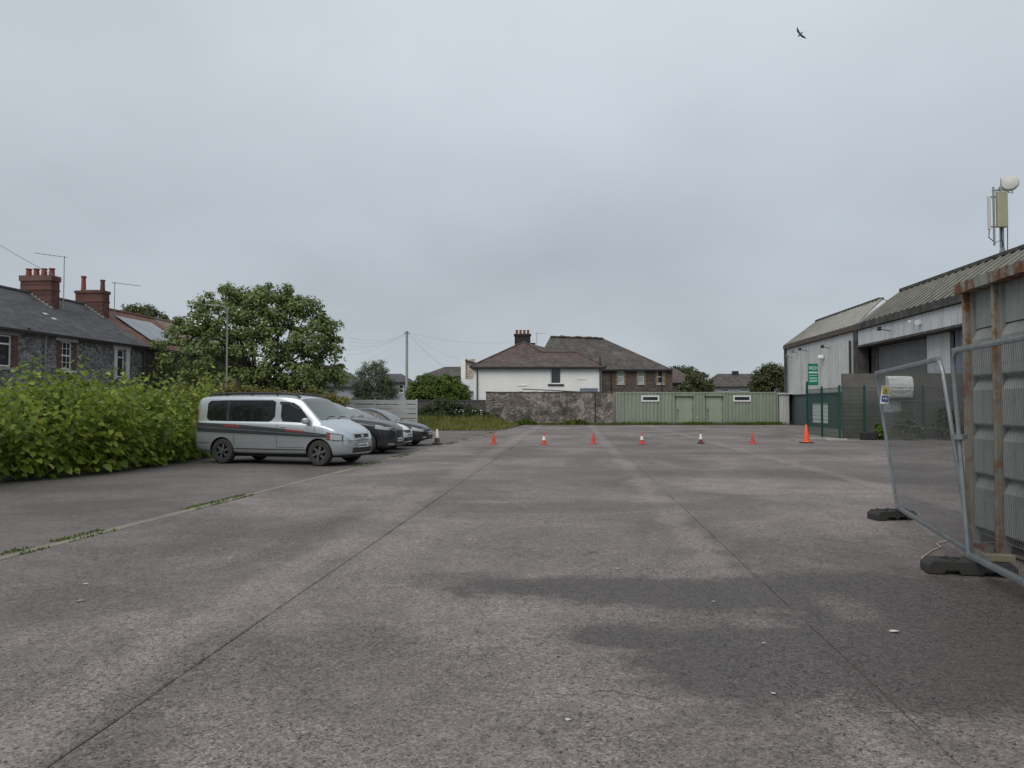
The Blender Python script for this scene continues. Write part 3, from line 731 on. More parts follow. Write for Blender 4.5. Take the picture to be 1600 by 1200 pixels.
# --- camper van
VH = math.atan2(-.89, 2.85)
vk = {'zs': ([0, .3, .9, 2.4, 3.9, 4.3, 4.72], [.40, .33, .30, .29, .30, .27, .30]),
      'w': ([0, .06, .2, .6, 3.9, 4.25, 4.5, 4.64, 4.72], [.74, .82, .865, .885, .885, .87, .80, .66, .46]),
      'zb': ([0, 1, 2.6, 3.5, 3.95, 4.3, 4.55, 4.72], [1.12, 1.13, 1.11, 1.08, 1.05, .96, .82, .62]),
      'zt': ([0, .05, .15, .45, 1.5, 2.6, 3.0, 3.27, 3.6, 3.96, 4.3, 4.5, 4.6, 4.67, 4.72], [1.58, 1.70, 1.79, 1.83, 1.85, 1.84, 1.81, 1.75, 1.48, 1.18, 1.05, .965, .90, .82, .68]),
      'wt': ([0, .2, 1, 2.8, 3.27, 3.96, 4.4, 4.72], [.68, .73, .76, .75, .72, .79, .70, .36])}
van_rear = Vector((-7.80 - .955 * .95, 20.0 + .298 * .95, 0))
nrm_v = Vector((math.sin(VH) * -1, math.cos(VH), 0))
van_loc = Vector((-7.80, 20.0, 0)) + Vector((math.cos(VH), math.sin(VH), 0)) * -.95 + nrm_v * .77
van, VS = vehicle('camper_van', 'silver camper van with dark side stripe and black roof rails', 'van', (van_loc.x, van_loc.y, -.012), VH, 4.72, vk, (.95, 3.93), .34,
    'silver', 'car_glass', (3.94, 3.29), 'alloy_dark',
    [(.42, 1.10, lerp_fn((.42, .5, 1.10), (1.24, 1.16, 1.15)), lerp_fn((.42, .5, 1.10), (1.62, 1.70, 1.715))),
     (1.105, 2.58, lerp_fn((1.105, 2.4, 2.54, 2.58), (1.15, 1.14, 1.19, 1.28)), lerp_fn((1.105, 2.52, 2.58), (1.715, 1.71, 1.66))),
     (2.76, 3.62, lerp_fn((2.76, 2.82, 3.5, 3.62), (1.28, 1.15, 1.115, 1.115)), lerp_fn((2.76, 2.84, 3.12, 3.3, 3.62), (1.60, 1.68, 1.64, 1.53, 1.20)))],
    (4.18, 4.55, .70, .67, .86, .80),
    [(.36, .725, .815, 'black_plastic'), (.50, .34, .47, 'black_plastic')], (.26, .47, .57),
    {'seams': (2.68, 3.80), 'handles': (2.86,), 'mirror': 3.56, 'amber': True, 'handle_mat': 'silver', 'spokes': (6, .35)}, 'vehicles parked side by side')
for sg in (-1, 1):
    VS.patch(np.linspace(.02, 4.24, 44), lerp_fn((0, 2.6, 4.24), (.84, .775, .735)), lerp_fn((0, 1.4, 2.6, 4.24), (1.115, 1.06, .98, .82)), sg, .004).build('side_stripe', 'stripe', van, smooth=2)
    VS.patch(np.linspace(.02, 4.0, 40), lerp_fn((0, 4.0), (1.00, .80)), lerp_fn((0, 4.0), (1.008, .806)), sg, .007, 1).build('pinstripe', 'silver', van)
    VS.patch(np.linspace(1.36, 3.54, 30), lambda x: .43, lambda x: .455, sg, .022, 2).build('sill_moulding', 'silver', van, smooth=2)
    VS.patch(np.linspace(1.36, 3.54, 30), lambda x: .405, lambda x: .428, sg, .012, 2).build('sill_groove', 'stripe', van, smooth=2)
    VS.patch(np.linspace(.02, 4.2, 40), lerp_fn((0, 4.2), (.845, .715)), lerp_fn((0, 4.2), (.862, .735)), sg, .012, 2).build('waist_moulding', 'silver', van, smooth=2)
    # red lettering on the stripe: slanted strokes, too small to read
    for (x0, n, zc) in ((1.02, 9, 1.04), (2.98, 10, .925)):
        mb = MB()
        for j in range(n):
            xx = x0 + j * .055 + (.02 if j % 3 == 1 else 0)
            VS.patch([xx, xx + (.03, .042, .024)[j % 3]], lambda x: zc - .05 * (x - x0) - .018, lambda x: zc - .05 * (x - x0) + .022, sg, .010, 1, mb)
        VS.patch(np.linspace(x0 - .06, x0 + n * .055 + .06, 4), lambda x: zc - .036 - .05 * (x - x0), lambda x: zc - .030 - .05 * (x - x0), sg, .010, 1, mb)
        mb.build('red_lettering', 'red_print', van)
    mb = MB(); yr = .60
    mb.tube([(.30, sg * yr, 1.83), (.42, sg * yr, 1.885), (1.5, sg * (yr + .02), 1.905), (2.6, sg * (yr + .01), 1.895), (3.05, sg * yr, 1.85), (3.2, sg * yr, 1.78)], .026, 8)
    for xx in (.9, 1.7, 2.5): mb.bar((xx, sg * (yr + .01), 1.80), (xx, sg * (yr + .01), 1.92), .05, .03)
    mb.build('roof_rail', 'black_plastic', van, smooth=True)
    VS.patch(np.linspace(2.72, 3.32, 12), lerp_fn((2.72, 3.0, 3.32), (1.60, 1.595, 1.44)), lerp_fn((2.72, 3.0, 3.32), (1.675, 1.665, 1.50)), sg, .03).build('wind_deflector', 'black_plastic', van, smooth=2)
    y0, y1 = sorted((sg * .50, sg * .66)); VS.front(np.linspace(y0, y1, 6), .49, .585, .012).build('fog_light', 'lamp_lens', van, smooth=2)
    VS.patch(np.linspace(.03, .10, 4), lambda x: .95, lambda x: 1.45, sg, .01).build('rear_light', 'amber', van)
for sg in (-1, 1):
    VS.patch(np.linspace(4.32, 4.66, 10), lambda x: .650, lambda x: .660, sg, .004, 1).build('bumper_seam', 'black_plastic', van)
    VS.patch(np.linspace(.02, .58, 10), lambda x: .555, lambda x: .566, sg, .004, 1).build('bumper_seam', 'black_plastic', van)
    VS.patch([1.338, 1.350], lambda x: .50, lambda x: 1.08, sg, .005).build('door_seam', 'stripe', van)
    VS.patch(np.linspace(2.68, 3.50, 16), lambda x: .47, lambda x: .478, sg, .004, 1).build('door_seam', 'black_plastic', van)
    VS.patch([1.07, 1.14], lambda x: 1.15, lambda x: 1.715, sg, .009).build('window_pillar', 'black_plastic', van)
for y0, y1 in ((-.66, .66),):
    VS.front(np.linspace(y0, y1, 14), .650, .660, .006, 1).build('bumper_seam', 'black_plastic', van)
    VS.front(np.linspace(-.40, .40, 14), .822, .838, .014, 1).build('grille_trim', 'chrome', van)
    VS.front(np.linspace(-.06, .06, 5), .745, .80, .014, 2).build('badge', 'chrome', van)
MB().box(3.85, 4.55, -.6, .6, .22, .30).build('undertray', 'black_plastic', van)
MB().box(.5, 3.7, -.62, .62, .20, .31).build('chassis', 'black_plastic', van)

def carset(name, label, near, front_px, Yc, heading, L, H, mat, glass, rim, group, spec, W=.88, hood=.98, cowl=.62):
    """an ordinary car: near/front set by the point under the middle of its front bumper"""
    fx = at(front_px, 700, Yc).x; h = R(heading)
    loc = (fx - math.cos(h) * L, Yc - math.sin(h) * L, -.012)
    a = L * (1 - cowl * .0) ; xc = L - 1.28 * L / 4.2 ; xr = xc - .85 * H / 1.45; bh = hood
    k = {'zs': ([0, .3, .9, L / 2, L - .9, L - .3, L], [.42, .30, .25, .24, .25, .22, .26]),
         'w': ([0, .06, .25, .7, L - .9, L - .4, L - .18, L - .07, L], [.55, .70, .82, W, W, W - .05, W - .17, W - .32, W - .52]),
         'zb': ([0, .6, L * .5, xc, L - .5, L - .12, L], [bh - .06, bh - .03, bh - .02, bh - .08, bh - .20, bh - .30, bh - .42]),
         'zt': ([0, .12, .45, .9, L * .42, xr - .15, xr + .1, (xr + xc) / 2, xc, xc + .35, L - .45, L - .2, L - .08, L],
                [bh - .02, bh + .1, H * .90, H * .975, H, H * .985, H * .94, (H + bh) / 2 + .02, bh + .035, bh + .0, bh - .09, bh - .18, bh - .27, bh - .36]),
         'wt': ([0, .3, 1, xr, xc, L - .5, L], [.5, .55, .60, .58, W - .10, W - .2, W - .58])}
    wr = spec.get('wr', .32); fw = L - .86; rw = .82
    lo = lambda x: k_lo(x); S0 = Shell(L, k)
    def k_lo(x): return S0.g('zb', x) + .035
    def k_hi(x): return max(S0.g('zt', x) - .085, S0.g('zb', x) + .037)
    sw = [(rw + .35, L * .5 - .04, k_lo, k_hi), (L * .5 + .04, xc - .14, k_lo, k_hi)]
    t, S = vehicle(name, label, 'car', loc, h, L, k, (rw, fw), wr, mat, glass, (xc - .02, xr + .06), rim, sw,
                   (L - .52, L - .10, bh - .30, bh - .36, bh - .17, bh - .27), spec['grille'], spec['plate'],
                   {'seams': (L * .5, xc - .02), 'handles': (L * .5 - .2,), 'mirror': xc - .28, 'rear_screen': (.16, .75), **spec}, group)
    MB().box(.6, L - .4, -.6, .6, .17, .27).build('undertray', 'black_plastic', t)
    return t, S
G = 'vehicles parked side by side'
suv, SS = carset('parked_car', 'dark grey sport utility car beside the silver van', 0, 624, 24.35, -9, 4.75, 1.74, 'graphite', 'car_glass', 'alloy', G,
    {'grille': [(.55, .30, .40, 'black_plastic')], 'kidney': (.17, .50, .78), 'plate': (.25, .40, .50), 'wr': .37, 'spokes': (5, .0)}, W=.94, hood=1.13)
for sg in (-1, 1):
    y0, y1 = sorted((sg * .48, sg * .74)); SS.front(np.linspace(y0, y1, 6), .29, .36, .014).build('bumper_trim', 'alloy', suv, smooth=2)
wc, WS = carset('parked_car', 'white car between the dark grey and the black car', 0, 640, 26.55, -9, 4.2, 1.50, 'car_white', 'car_glass', 'alloy', G,
    {'grille': [(.36, .60, .70, 'black_plastic'), (.52, .30, .44, 'black_plastic')], 'plate': (.25, .47, .57), 'spokes': (5, .0)}, W=.87, hood=.97)
hb, HS = carset('parked_car', 'black hatchback, farthest of the parked row next to the white cone', 0, 672, 29.0, -9, 4.05, 1.45, 'navy', 'car_glass', 'alloy', G,
    {'grille': [(.42, .58, .66, 'black_plastic'), (.50, .28, .42, 'black_plastic')], 'plate': (.25, .46, .56), 'spokes': (5, .0)}, W=.86, hood=.92)
for sg in (-1, 1):
    y0, y1 = sorted((sg * .46, sg * .64)); HS.front(np.linspace(y0, y1, 5), .32, .38, .014).build('fog_light', 'chrome', hb, smooth=2)

# ================================================================== traffic cones
def cone(label, px, py, h, kind):
    p = at(px, py, 1782.5 / (py - 634)); t = thing('traffic_cone', label, 'traffic cone', (p.x, p.y, .003), R(random.uniform(-25, 25)), 'traffic cones across the yard')
    b, mats = h * .30, {'red': ('cone_red', 'cone_red', None), 'band': ('cone_red', 'cone_red', 'cone_white'), 'orange': ('cone_orange', 'black_plastic', None),
                        'maroon': ('cone_maroon', 'black_plastic', 'cone_white'), 'brown': ('cone_brown', 'cone_brown', 'cone_white')}[kind]
    m = MB().box(-b, b, -b, b, 0, .035 if h < .6 else .045).build('base', mats[1], t, bevel=.012)
    r0, r1, z0 = h * .19, h * .045, .036 if h < .6 else .046
    f = lambda z: r0 + (r1 - r0) * (z - z0) / (h - z0)
    MB().lathe([(r0 * 1.25, z0 - .004), (r0 * 1.2, z0 + .015), (f(z0 + .03), z0 + .03), (f(h * .5), h * .5), (r1 + .003, h - .01), (r1 * .8, h)], 24).build('body', mats[0], t, smooth=True)
    if mats[2]:
        za, zb = {'band': (.36, .68), 'maroon': (.38, .86), 'brown': (.42, .97)}[kind]
        MB().lathe([(f(za * h) + .004, za * h), (f(zb * h) + .004, zb * h)], 24).build('reflective_sleeve', mats[2], t, smooth=True)
    if kind == 'maroon': MB().lathe([(f(.86 * h) + .002, .86 * h), (r1 * .9, h + .012)], 16).build('cap', 'black_plastic', t, smooth=True)
    return t
cone('white sleeved cone with dirty brown base beside the parked cars', 683, 694, .62, 'brown')
cone('plain red cone, leftmost of the red cones', 771, 694, .47, 'red')
cone('red cone with a wide white band, second red cone from the left', 850, 694.5, .49, 'band')
cone('plain red cone with pointed top in front of the stone wall end', 927, 693.5, .46, 'red')
cone('red cone with a white band before the left hut window', 1003, 693.5, .47, 'band')
cone('white and maroon cone with a black base before the hut doors', 1095, 693, .47, 'maroon')
cone('plain red cone just left of the tall orange cone', 1176, 693.5, .47, 'red')
cone('tall plain orange cone on a black base beside the green fence', 1260, 692, .77, 'orange')

# ================================================================== buildings: helpers
def window(parent, x, z, w, h, y, bars='sash', glass='glass', frame='white_pvc', fw=.065):
    """frame set in an opening whose left bottom corner is (x,z); front of the frame at y"""
    m = MB(); m.box(x, x + w, y, y + .07, z, z + fw); m.box(x, x + w, y, y + .07, z + h - fw, z + h)
    m.box(x, x + fw, y + .002, y + .068, z + fw, z + h - fw); m.box(x + w - fw, x + w, y + .002, y + .068, z + fw, z + h - fw)
    if bars in ('sash', 'sash6', 'transom'):
        zm = z + h * (.5 if bars != 'transom' else .72); m.box(x + fw, x + w - fw, y + .004, y + .066, zm - .035, zm + .035)
    if bars == 'sash6':
        for k in (1, 2): m.box(x + w * k / 3 - .012, x + w * k / 3 + .012, y + .012, y + .06, z + fw, z + h - fw)
        for zz in (z + h * .26, z + h * .75): m.box(x + fw, x + w - fw, y + .014, y + .058, zz - .012, zz + .012)
    o = m.build('window', frame, parent)
    MB().box(x + fw * .5, x + w - fw * .5, y + .03, y + .045, z + fw * .5, z + h - fw * .5).build('pane', glass, o)
    return o
def pots(parent, pts, z, h, r=.13, mat='pot'):
    for (x, y) in pts:
        MB().lathe([(r * 1.12, z), (r * 1.05, z + h * .08), (r, z + h * .2), (r * .86, z + h * .85), (r * 1.1, z + h * .88), (r * 1.1, z + h)], 12, (x, y, 0)).build('chimney_pot', mat, parent, smooth=True)
def aerial(parent, p, h, arm, side, mat='galv_dull'):
    m = MB(); x, y, z = p; m.tube([(x, y, z), (x, y, z + h)], .022, 6); e = Vector(side).normalized()
    a = Vector((x, y, z + h - .05)); b = a + e * arm; m.tube([a - e * .15, b], .014, 5)
    pr = e.cross(Vector((0, 0, 1)))
    for k in range(7):
        q = a.lerp(b, k / 6.0); l = .30 - .025 * k; m.tube([q - pr * l, q + pr * l], .008, 4)
    return m.build('aerial', mat, parent)

# ================================================================== terrace of stone houses on the left
TD = math.atan2(1, .0855)                                  # local +x runs away along the row, local -y faces the yard
def row_x(Y): return -24.6 + .0855 * Y
def terrace(label, Y0, Y1, wall, roof, eave=5.05, ridge=7.35, holes=(), depth=7.0):
    L = (Y1 - Y0) / math.sin(TD)
    t = thing('terraced_house', label, 'house', (row_x(Y0), Y0, 0), TD, 'stone terrace beyond the hedge')
    MB().holed(0, L - .004, -.1, eave - .08, 0, .35, [h[:4] for h in holes]).build('wall', wall, t)
    m = MB(); m.box(.02, L - .03, depth - .35, depth, -.1, eave - .08)
    for x0 in (.002, L - .3):
        m.add([(x0, .352, -.1), (x0, depth - .352, -.1), (x0, depth - .352, eave - .1), (x0, depth / 2, ridge - .14), (x0, .352, eave - .1),
               (x0 + .28, .352, -.1), (x0 + .28, depth - .352, -.1), (x0 + .28, depth - .352, eave - .1), (x0 + .28, depth / 2, ridge - .14), (x0 + .28, .352, eave - .1)],
              [(0, 1, 2, 3, 4), (9, 8, 7, 6, 5)] + [(i, i + 5, (i + 1) % 5 + 5, (i + 1) % 5) for i in range(5)])
    m.build('gable_wall', wall, t)
    r = MB(); r.slab([(0, -.22, eave - .13), (L - .004, -.22, eave - .13), (L - .004, depth / 2, ridge), (0, depth / 2, ridge)], .09)
    r.slab([(0, depth / 2, ridge), (L - .004, depth / 2, ridge), (L - .004, depth + .22, eave - .13), (0, depth + .22, eave - .13)], .09)
    rf = r.build('roof', roof, t)
    MB().tube([(0, depth / 2, ridge + .02), (L - .004, depth / 2, ridge + .02)], .09, 8).build('ridge_tiles', roof, rf)
    MB().box(0, L - .004, -.34, -.225, eave - .26, eave - .15).build('gutter', 'black_metal', t)
    return t, L, rf
def lx(Yw, Y0): return (Yw - Y0) / math.sin(TD)
A, LA, _ = terrace('nearest stone terraced house with large white window and brick jambs', 27.0, 33.9, 'stone_dark', 'slate', holes=[(lx(30.7, 27), lx(32.15, 27), 3.25, 4.62)])
window(A, lx(30.7, 27), 3.25, lx(32.15, 27) - lx(30.7, 27), 1.37, .10, 'transom')
for x0 in (lx(30.7, 27) - .28, lx(32.15, 27) + .004): MB().box(x0, x0 + .276, -.03, .09, 3.22, 4.62).build('brick_jamb', 'brick', A)
MB().box(lx(30.7, 27) - .36, lx(32.15, 27) + .36, -.045, .10, 4.63, 4.80).build('lintel', 'lintel', A)
MB().box(lx(30.7, 27) - .3, lx(32.15, 27) + .3, -.10, .095, 3.10, 3.21).build('sill', 'lintel', A)
MB().box(lx(33.0, 27) - .1, lx(33.0, 27) + .1, -.2, 3.3, 5.05, 5.06).build('roof_strip', 'lead', A).rotation_euler = (0, 0, 0)
B, LB, RB = terrace('stone terraced house with brick-edged white sash window under slate roof', 33.9, 37.9, 'stone_dark', 'slate', holes=[(lx(35.15, 33.9), lx(36.0, 33.9), 3.30, 4.66)])
window(B, lx(35.15, 33.9), 3.30, lx(36.0, 33.9) - lx(35.15, 33.9), 1.36, .10, 'sash6')
for x0 in (lx(35.15, 33.9) - .25, lx(36.0, 33.9) + .004): MB().box(x0, x0 + .246, -.03, .09, 3.26, 4.66).build('brick_jamb', 'brick', B)
MB().box(lx(35.15, 33.9) - .34, lx(36.0, 33.9) + .34, -.05, .10, 4.67, 4.83).build('lintel', 'white_stone', B)
MB().box(lx(35.15, 33.9) - .2, lx(36.0, 33.9) + .2, -.10, .095, 3.16, 3.27).build('sill', 'white_stone', B)
MB().tube([(.10, -.10, 0), (.10, -.10, 4.62), (.10, -.24, 4.86)], .04, 8).build('downpipe', 'lead', B)
C, LC, RC = terrace('stone terraced house with white painted window surround and brick chimney', 37.9, 42.1, 'stone_dark', 'slate', holes=[(lx(39.45, 37.9), lx(40.25, 37.9), 3.10, 4.60)])
window(C, lx(39.45, 37.9), 3.10, lx(40.25, 37.9) - lx(39.45, 37.9), 1.5, .12, 'transom')
x0, x1 = lx(39.45, 37.9), lx(40.25, 37.9)
for a, b, c, d in ((x0 - .22, x0 - .003, 3.0, 4.60), (x1 + .003, x1 + .30, 3.0, 4.60), (x0 - .34, x1 + .4, 4.603, 4.80), (x0 - .26, x1 + .34, 2.88, 2.995)):
    MB().box(a, b, -.06, .10, c, d).build('window_surround', 'white_stone', C)
MB().tube([(lx(41.8, 37.9), -.08, 0), (lx(41.8, 37.9), -.08, 4.7)], .04, 8).build('downpipe', 'black_metal', C)
# chimneys stand across the ridge on the party walls
def stack(parent, x, y0, y1, z0, z1, mat, cap, th=.62):
    c = MB().box(x - th / 2, x + th / 2, y0, y1, z0, z1).build('chimney', mat, parent)
    MB().box(x - th / 2 - .05, x + th / 2 + .05, y0 - .05, y1 + .05, z1 + .003, z1 + cap).build('chimney_cap', 'brick' if cap > .2 else 'brick_x', c)
    MB().box(x - th / 2 - .03, x + th / 2 + .03, y0 - .03, y1 + .03, z1 - .50, z1 - .42).build('brick_band', mat, c)
    # stepped lead flashing along the slope
    n = 6
    for k in range(n):
        ya = y0 - .12 + (3.5 - y0 + .1) * k / n; yb = ya + (3.5 - y0 + .1) / n
        zr = 4.92 + (ya + .22) * (7.35 - 4.92) / 3.72
        MB().box(x - th / 2 - .10, x - th / 2 + .02, ya, yb, zr - .03, zr + .15).build('flashing', 'lead', c)
    return c
ch = stack(B, LB - .05, 2.35, 4.05, 6.0, 8.0, 'brick_x', .28)
pots(ch, [(LB - .05, 2.56 + .425 * k) for k in range(4)], 8.282, .40, .14)
aerial(B, (LB + .1, 2.0, 6.6), 2.75, 1.3, (-.55, .8, .06))
ch = stack(C, LC - .05, 2.4, 4.05, 6.0, 8.0, 'brick_x', .16)
pots(ch, [(LC - .05, 3.78)], 8.163, .88, .13); pots(ch, [(LC - .05, 2.62)], 8.163, .64, .13, 'brick')
MB().box(LC - .28, LC + .18, 2.8, 3.6, 8.164, 8.21).build('mortar_flaunching', 'lead', ch)
aerial(C, (LC + .35, 2.15, 6.3), 2.45, 1.45, (.8, -.55, .0))
for (Y_, yy) in ((36.0, 1.5), (36.15, 1.15)):                # two slipped slates showing pale
    xx = lx(Y_, 33.9); zr = 4.92 + (yy + .22) * 2.43 / 3.72
    MB().slab([(xx, yy, zr + .02), (xx + .28, yy, zr + .02), (xx + .28, yy + .12, zr + .10), (xx, yy + .12, zr + .10)], .012).build('slipped_slate', 'white_stone', RB)
D_, LD, RD = terrace('terraced house with red tiled roof and solar panels behind the tree', 42.1, 48.6, 'stone_brown', 'tile_red', holes=[(2.2, 3.1, 3.2, 4.5)])
window(D_, 2.2, 3.2, .9, 1.3, .1, 'sash')
for k in range(3):
    x0 = 1.15 + k * 1.25
    f = lambda y: 4.92 + (y + .22) * 2.43 / 3.72
    MB().slab([(x0, .35, f(.35) + .13), (x0 + 1.22, .35, f(.35) + .13), (x0 + 1.22, 2.6, f(2.6) + .13), (x0, 2.6, f(2.6) + .13)], .04).build('solar_panel', 'solar', D_)
E_, LE, _ = terrace('far terraced house with tan tiled roof mostly hidden by the tree', 48.6, 56.0, 'stone_brown', 'tile_tan', holes=[(1.0, 1.9, 3.2, 4.5), (4.2, 5.1, 3.2, 4.5)])
window(E_, 1.0, 3.2, .9, 1.3, .1, 'sash'); window(E_, 4.2, 3.2, .9, 1.3, .1, 'sash')
# ================================================================== hedge of broad leaves (left)
def hedge_front(Y): return float(np.interp(Y, [10, 14.5, 16.2, 17.1, 19.5, 25], [-10.6, -9.95, -9.35, -8.9, -8.8, -8.9]))
hedge = thing('shrub_thicket', 'dense bright green broad-leaved thicket beside the silver van', 'hedge', (-11, 17.5, 0))
g = np.random.default_rng(11); Cs, Ds, Ns, Ls = [], [], [], []; stems = MB()
for i in range(760):
    Y = g.uniform(10.0, 24.6); u = g.random() ** 1.5; Xf = hedge_front(Y); X = Xf - .35 - 3.4 * u
    H = (float(np.interp(Y, [10, 14, 17, 19, 22, 25], [2.0, 2.12, 2.25, 2.12, 2.0, 1.9])) + (g.uniform(.25, .6) if g.random() < .13 else 0) + .24 * math.sin(Y * 1.9) + .16 * math.sin(Y * 4.3 + X * 2) + .2 * g.normal()) * (1 - .32 * (u < .14) * g.random()); H = float(np.clip(H, .9, 3.1))
    if u < .2: H *= g.uniform(.45, 1)
    lean = np.array([g.uniform(.05, .42) * (1.3 - u), -g.uniform(-.15, .3), 0]) * H * .55
    n = int(8 + H * 10)
    az = g.uniform(0, 6.28); pts = []
    for k in range(n):
        s = .12 + .88 * k / (n - 1)
        p = np.array([X, Y, 0]) + lean * s ** 1.8 + np.array([0, 0, H * (s - .10 * s ** 3)])
        az += 2.4 + g.normal() * .35
        out = np.array([math.cos(az) + .35, math.sin(az) - .2, .0]); out /= np.linalg.norm(out)
        pet = g.uniform(.05, .26) * (1.15 - .5 * s)
        c = p + out * pet + np.array([0, 0, g.uniform(-.03, .05)])
        drop = g.uniform(.15, .75)
        Cs.append(c); Ds.append(out * math.cos(drop) + np.array([0, 0, -math.sin(drop)])); Ns.append(out * math.sin(drop) * .8 + np.array([g.normal() * .5, g.normal() * .5, 1.0]))
        Ls.append(g.uniform(.11, .25) * (1.1 - .4 * s))
        if k % 5 == 0: pts.append(p - np.array([-11, 17.5, 0]))
    if i % 3 == 0: stems.tube([Vector((X + 11, Y - 17.5, -.02))] + [Vector(q) for q in pts], .010, 5)
Cs, Ds, Ns, Ls = np.array(Cs), np.array(Ds), np.array(Ns), np.array(Ls)
lim = np.array([hedge_front(y) for y in Cs[:, 1]])
ok = (Cs[:, 2] > .06) & (Cs[:, 0] < lim + .22)
Cs, Ds, Ns, Ls, lim = Cs[ok], Ds[ok], Ns[ok], Ls[ok], lim[ok]
stems.build('stems', 'stem', hedge)
# the leaves that show largest are parts of their own
score = Cs[:, 0] - lim - (Cs[:, 1] - 12) * .03; score[(Cs[:, 1] < 14.3) | (Cs[:, 0] / Cs[:, 1] < -.69)] = -99
big = np.argsort(-score)[:300]; rest = np.setdiff1d(np.arange(len(Cs)), big)
org = np.array([-11, 17.5, 0])
V, fs = leaf_verts(Cs[rest] - org, Ds[rest], Ns[rest], Ls[rest], Ls[rest] * .78, True)
np_mesh('foliage', V, fs, 'leaf_hedge', hedge)['kind'] = 'stuff'
V1, _ = leaf_verts(np.zeros((1, 3)), np.array([[1., 0, 0]]), np.array([[0, 0, 1.]]), np.ones(1), np.array([.78]), True)
leaf0 = np_mesh('leaf', V1, fs, 'leaf_hedge', hedge)
for n_, i in enumerate(big):
    o = leaf0 if n_ == 0 else leaf0.copy()
    if n_: COL.objects.link(o)
    d = Vector(Ds[i]).normalized(); s = d.cross(Vector(Ns[i])).normalized(); u = s.cross(d)
    M4 = Matrix((d, -s, u)).transposed().to_4x4(); M4 = Matrix.Translation(Vector(Cs[i] - org)) @ M4 @ Matrix.Scale(float(Ls[i]), 4)
    o.parent = hedge; o.matrix_local = M4

# ivy hedge behind the van
ivy = thing('ivy_hedge', 'yellowish ivy hedge on a low fence behind the silver van', 'hedge', (-10.5, 32, 0))
ells = []
for k in range(16):
    u = k / 15; ells.append((-2.4 + 4.6 * u, -3.2 + 6.2 * u, 1.25 + .12 * math.sin(k * 2.1), .65, .65, 1.15 - .30 * u + .12 * math.sin(k * 1.7)))
crown('foliage', 'leaf_ivy', ivy, ells, 420, 46, .26, .105, 5, .5, .8)
mb = MB()
for k in range(9):
    u = k / 8; mb.tube([(-2.4 + 4.6 * u, -3.2 + 6.2 * u, -.02), (-2.35 + 4.6 * u, -3.2 + 6.2 * u, 1.9)], .035, 6)
mb.build('stems', 'bark', ivy)

# ================================================================== trees and bushes
tp = at(400, 600, 43)
tree('broadleaf_tree', 'large dark green broadleaf tree behind the lamp post', 'tree', (tp.x, 43, 0), 3.4, .28,
     [(-3.3, 0, 4.6, 2.2, 2.4, 1.9), (-1.6, .3, 6.2, 2.2, 2.4, 2.1), (.6, 0, 6.4, 2.2, 2.4, 2.1), (2.2, .2, 5.6, 2.2, 2.4, 2.2), (3.6, 0, 4.3, 1.7, 2.2, 1.9), (0, -.3, 3.8, 3.6, 3, 1.8), (.2, -.4, 2.5, 4.2, 2.6, 1.2), (1.6, -.2, 2.0, 3.0, 2.2, 1.0), (-3.6, 0, 3.0, 1.4, 2, 1.1), (3.2, .1, 2.8, 2.2, 2.2, 1.3), (-2.9, 0, 7.0, .8, 1, .8), (.2, 0, 7.8, .9, 1, .7), (-1.4, 0, 7.9, .7, .9, .6), (3.0, 0, 7.2, .8, 1, .7), (-4.5, 0, 6.2, .6, .7, .5), (-4.5, 0, 5.0, .5, .6, .5), (4.5, 0, 5.0, .6, .8, .6), (4.6, 0, 3.9, .5, .7, .5), (1.7, 0, 8.0, .6, .7, .5), (4.2, 0, 6.5, .6, .7, .5), (-3.6, 0, 6.9, .6, .7, .5)],
     640, 64, .42, .20, 21, 'leaf_tree', n_limb=26, shell=.6)
wp = at(583, 600, 50)
tree('willow_bush', 'grey-green feathery bush behind the panel fence', 'bush', (wp.x, 50.6, 0), 1.2, .12,
     [(0, 0, 2.6, 1.35, 1.2, 1.9), (-.6, 0, 2.0, 1.0, 1, 1.3), (.7, 0, 2.0, .9, 1, 1.5), (-1.0, 0, 3.2, .5, .6, .8), (.25, 0, 4.1, .5, .5, .55)], 330, 50, .30, .17, 22, 'leaf_willow', n_limb=9, shell=.4, aspect=.26)
bp = at(683, 600, 62)
tree('round_bush', 'bright green rounded bush between pole and white house', 'bush', (bp.x, 63, 0), 1.2, .12,
     [(-.9, 0, 2.6, 1.5, 1.3, 1.5), (.6, 0, 2.7, 1.5, 1.3, 1.4), (1.6, 0, 2.2, 1.0, 1, 1.2), (-1.9, 0, 2.2, .8, 1, 1.1)], 320, 56, .36, .19, 23, 'leaf_bright', n_limb=8)
ep = at(1088, 600, 70)
tree('elder_bush', 'small olive bush behind the hut doors beside the brown house', 'bush', (ep.x, 70, 0), 1.5, .12, [(0, 0, 3.0, 1.3, 1.2, 1.5), (-.9, 0, 2.5, .9, 1, 1.2), (.9, 0, 2.6, .8, 1, 1.2)], 200, 48, .36, .19, 24, 'leaf_olive', n_limb=6)
hp = at(1203, 600, 67)
tree('hawthorn_bush', 'tall olive green bush against the end of the warehouse', 'bush', (hp.x, 67, 0), 1.5, .14, [(0, 0, 3.2, 1.7, 1.3, 1.9), (-1.1, 0, 2.7, 1.1, 1, 1.5), (1.2, 0, 3.0, .9, 1, 1.9), (.2, 0, 4.6, .8, .8, .7)], 300, 50, .38, .19, 25, 'leaf_olive', n_limb=8, shell=.35)
